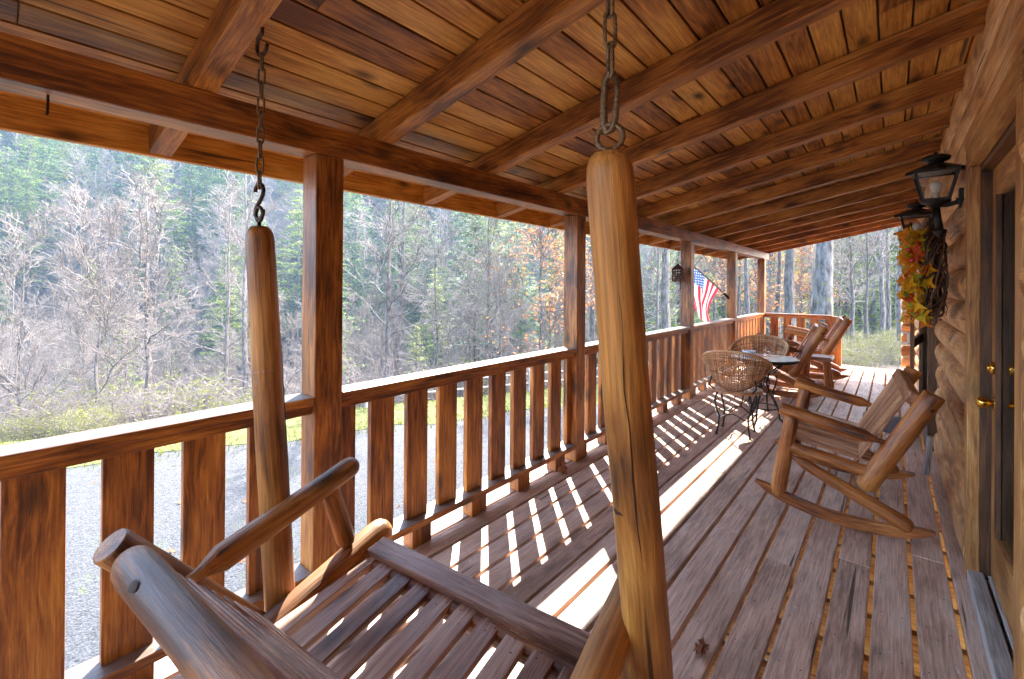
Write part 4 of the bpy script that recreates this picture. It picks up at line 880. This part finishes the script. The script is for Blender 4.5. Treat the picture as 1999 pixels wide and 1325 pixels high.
for (x, y) in scatter(230, 44, 125, -200, 1800, 2.8):
    put('evergreen_tree', TE(rt.randrange(3)), (x, y, ground(x, y) - .1), rt.uniform(0, 6.28), rt.uniform(.7, 1.1), 'hazy evergreen on the far hillside', 'tree', 'evergreens on the far hillside')
for (x, y) in scatter(50, 46, 110, -200, 1800, 3.2):
    put('bare_tree', TC(rt.randrange(5)), (x, y, ground(x, y) - .1), rt.uniform(0, 6.28), rt.uniform(.7, 1.05), 'hazy leafless tree on the far hillside', 'tree', 'leafless trees on the far hillside')

# masses nobody could count: far wood, undergrowth (geometry nodes instances of the same tree meshes)
def gn_scatter(name, pts, meshes, label, cat):
    """pts: (x, y, z, rz, scale, index)"""
    me = bpy.data.meshes.new(name); me.from_pydata([p[:3] for p in pts], [], [])
    for nm, ty, dat in (('rot', 'FLOAT_VECTOR', [(0, 0, p[3]) for p in pts]), ('scl', 'FLOAT', [p[4] for p in pts]), ('idx', 'INT', [p[5] for p in pts])):
        a = me.attributes.new(nm, ty, 'POINT'); a.data.foreach_set('vector' if ty == 'FLOAT_VECTOR' else 'value', np.array(dat, 'i' if ty == 'INT' else 'f').ravel())
    ob = bpy.data.objects.new(name, me); COL.objects.link(ob); ob['kind'] = 'stuff'; tag(ob, label, cat)
    ng = bpy.data.node_groups.new(name + '_nodes', 'GeometryNodeTree'); ng.interface.new_socket('Geometry', in_out='INPUT', socket_type='NodeSocketGeometry'); ng.interface.new_socket('Geometry', in_out='OUTPUT', socket_type='NodeSocketGeometry')
    nd = ng.nodes; L = ng.links.new; gi = nd.new('NodeGroupInput'); go = nd.new('NodeGroupOutput'); jn = nd.new('GeometryNodeJoinGeometry'); 
    def attr(nm, ty): n = nd.new('GeometryNodeInputNamedAttribute'); n.data_type = ty; n.inputs[0].default_value = nm; return n.outputs[0]
    rot, scl, idx = attr('rot', 'FLOAT_VECTOR'), attr('scl', 'FLOAT'), attr('idx', 'INT')
    for k, mlist in enumerate(meshes):
        cmpn = nd.new('FunctionNodeCompare'); cmpn.data_type = 'INT'; cmpn.operation = 'EQUAL'; ins = [s_ for s_ in cmpn.inputs if s_.type == 'INT']; L(idx, ins[0]); ins[1].default_value = k
        for j, m_ in enumerate(mlist):
            src = bpy.data.objects.new('%s_source' % name, m_); TEMP.objects.link(src)
            oi = nd.new('GeometryNodeObjectInfo'); oi.inputs[0].default_value = src; oi.inputs['As Instance'].default_value = True
            ip = nd.new('GeometryNodeInstanceOnPoints'); L(gi.outputs[0], ip.inputs['Points']); L(cmpn.outputs[0], ip.inputs['Selection']); L(oi.outputs['Geometry'], ip.inputs['Instance']); L(rot, ip.inputs['Rotation']); L(scl, ip.inputs['Scale']); L(ip.outputs[0], jn.inputs[0])
    L(jn.outputs[0], go.inputs[0]); md = ob.modifiers.new('scatter', 'NODES'); md.node_group = ng; return ob
kit = [[b[0], b[1]] for b in BARE] + [[e_[0], e_[1]] for e_ in EVER]
P = []
for (x, y) in scatter(2100, 46, 250, -250, 1850, 2.2):
    k = rt.randrange(5) if rt.random() < .25 else 5 + rt.randrange(3); P.append((x, y, ground(x, y) - .1, rt.uniform(0, 6.28), rt.uniform(.7, 1.1), k))
gn_scatter('far_wood', P, kit, 'hazy far wood covering the hillside up to its ridge', 'woods')
# undergrowth templates: twiggy shrub, leafy shrub
def shrub(seed, leafy):
    rg = random.Random(seed); mb = MB(); tips = []
    for k in range(34):
        a = rg.uniform(0, 6.28); d = Vector((math.cos(a) * rg.uniform(.2, 1), math.sin(a) * rg.uniform(.2, 1), rg.uniform(.5, 1.3))); p = Vector((rg.uniform(-.5, .5), rg.uniform(-.5, .5), -.05)); pts = [p]
        for i in range(4): d = d + Vector((rg.uniform(-.35, .35), rg.uniform(-.35, .35), rg.uniform(-.3, .2))); pts.append(pts[-1] + d.normalized() * .36)
        thin_tube(mb, pts, .010, .005, 3)
        for q in range(7):
            i = rg.randrange(1, 4); s_ = pts[i].lerp(pts[i + 1], rg.random()); e_ = Vector((rg.uniform(-1, 1), rg.uniform(-1, 1), rg.uniform(-.3, .9))).normalized(); thin_tube(mb, [s_, s_ + e_ * .2, s_ + e_ * .42 + Vector((0, 0, rg.uniform(-.05, .08)))], .006, .004, 3); tips.append(s_ + e_ * .4)
    lv = leaves_at(tips, rg, 5 if leafy else 0, .045, .12) if leafy else None
    return mb, lv
s1, _ = shrub(1, False); s2, l2 = shrub(2, True); s3, _ = shrub(3, False)
SH = [mesh_of(s1, 'shrub', M['twig']), mesh_of(s2, 'shrub', M['twig']), mesh_of(s3, 'shrub', M['twig'])]; SL2 = mesh_of(l2, 'shrub_leaves', M['bush'])
P = []
for (x, y) in scatter(650, 11, 48, -200, 1780, .8):
    if edge_s(x, y) < 2.0 and not (y > 16): continue
    right = edge_s(x, y) < 4; leafy = rt.random() < (.30 if right else .04); P.append((x, y, ground(x, y) - .05, rt.uniform(0, 6.28), rt.uniform(.7, 1.35), 1 if leafy else rt.choice([0, 2])))
for i in range(16):
    x, y = bear(rt.uniform(1650, 1800), rt.uniform(11.5, 22)); P.append((x, y, ground(x, y) - .05, rt.uniform(0, 6), rt.uniform(.3, .6), rt.choice([1, 1, 0])))
for i in range(14):
    x, y = bear(rt.uniform(20, 180), rt.uniform(10.2, 11.6)); 
    if edge_s(x, y) > 1.9: P.append((x, y, ground(x, y) - .05, rt.uniform(0, 6), rt.uniform(.4, .6), 1))
gn_scatter('undergrowth', P, [[SH[0]], [SH[1], SL2], [SH[2]]], 'pale tangled brush and low shrubs beyond the drive', 'undergrowth')

# fence along the verge
ft = thing('rail_fence', 'weathered rail fence along the far side of gravel drive', 'fence')
k = 4.6; off = 1.5
prev = None
while k < 17:
    p = E1 + ed * k + en * off; z = ground(p.x, p.y); mb = MB(); mb.log((p.x, p.y, z - .2), (p.x, p.y, z + .74), .05, .045, 'flat', 'flat', seg=10); mb.build('post', M['fence'], ft)
    if prev:
        for zz in (.30, .58):
            mb = MB(); mb.log((prev[0], prev[1], prev[2] + zz), (p.x, p.y, z + zz), .032, .03, 'flat', 'flat', seg=8); mb.build('rail', M['fence'], ft)
    prev = (p.x, p.y, z); k += 2.4

# ------------------------------------------------------------------ sky, sun, haze, camera
w = bpy.data.worlds.new('World'); sc.world = w; w.use_nodes = True; nt = w.node_tree; bg = nt.nodes['Background']; sky = nt.nodes.new('ShaderNodeTexSky'); sky.sky_type = 'NISHITA'; sky.sun_disc = False
EL, AZ = R(40.2), R(43.8)
sky.sun_elevation = EL; sky.sun_rotation = AZ; sky.air_density = 1.0; sky.dust_density = 4.0; sky.ozone_density = 1.0; nt.links.new(sky.outputs[0], bg.inputs[0]); bg.inputs[1].default_value = .15
sd = bpy.data.lights.new('sun', 'SUN'); sd.energy = 2.0; sd.angle = R(.5); sd.color = (1, .95, .86); so = bpy.data.objects.new('sun', sd); COL.objects.link(so)
sv = Vector((-math.sin(AZ) * math.cos(EL), math.cos(AZ) * math.cos(EL), math.sin(EL))); so.rotation_euler = sv.to_track_quat('Z', 'Y').to_euler()
def haze():
    x0, x1, y0, y1, z0, z1 = -325, 135, -115, 325, -14, 190
    mb = MB(); mb.box(((x0 + x1) / 2, (y0 + y1) / 2, (z0 + z1) / 2), (x1 - x0, y1 - y0, z1 - z0)); m = bpy.data.materials.new('haze_air'); m.use_nodes = True; nt = m.node_tree; nt.nodes.clear(); out = nt.nodes.new('ShaderNodeOutputMaterial'); v = nt.nodes.new('ShaderNodeVolumePrincipled'); v.inputs['Color'].default_value = (.45, .70, 1, 1); v.inputs['Density'].default_value = .0010; v.inputs['Anisotropy'].default_value = .25; nt.links.new(v.outputs[0], out.inputs['Volume'])
    o = mb.build('haze', m, kind='stuff'); tag(o, 'thin blue haze in the valley air', 'haze'); return o
haze()
cd = bpy.data.cameras.new('camera'); cam = bpy.data.objects.new('camera', cd); COL.objects.link(cam); sc.camera = cam
cd.sensor_width = 36; cd.lens = 36 * 871.0101 / 1999; cd.shift_y = (557.55 - 662.5) / 1999; cd.clip_end = 2000; cd.clip_start = .02
th, pi_, ro = .7051, .0016, .0066
fw = Vector((-math.sin(th) * math.cos(pi_), math.cos(th) * math.cos(pi_), math.sin(pi_))); rt0 = Vector((math.cos(th), math.sin(th), 0)); u0 = rt0.cross(fw)
r2 = rt0 * math.cos(ro) + u0 * math.sin(ro); u2 = -rt0 * math.sin(ro) + u0 * math.cos(ro)
m = Matrix((r2, u2, -fw)).transposed().to_4x4(); m.translation = (0, 0, 1.4706); cam.matrix_world = m
sc.view_settings.view_transform = 'Standard'; sc.view_settings.look = 'None'; sc.view_settings.gamma = 1; sc.view_settings.exposure = 4.1
sc.cycles.max_bounces = 8; sc.cycles.diffuse_bounces = 4; sc.cycles.transparent_max_bounces = 16; sc.cycles.volume_bounces = 0; sc.cycles.use_denoising = True
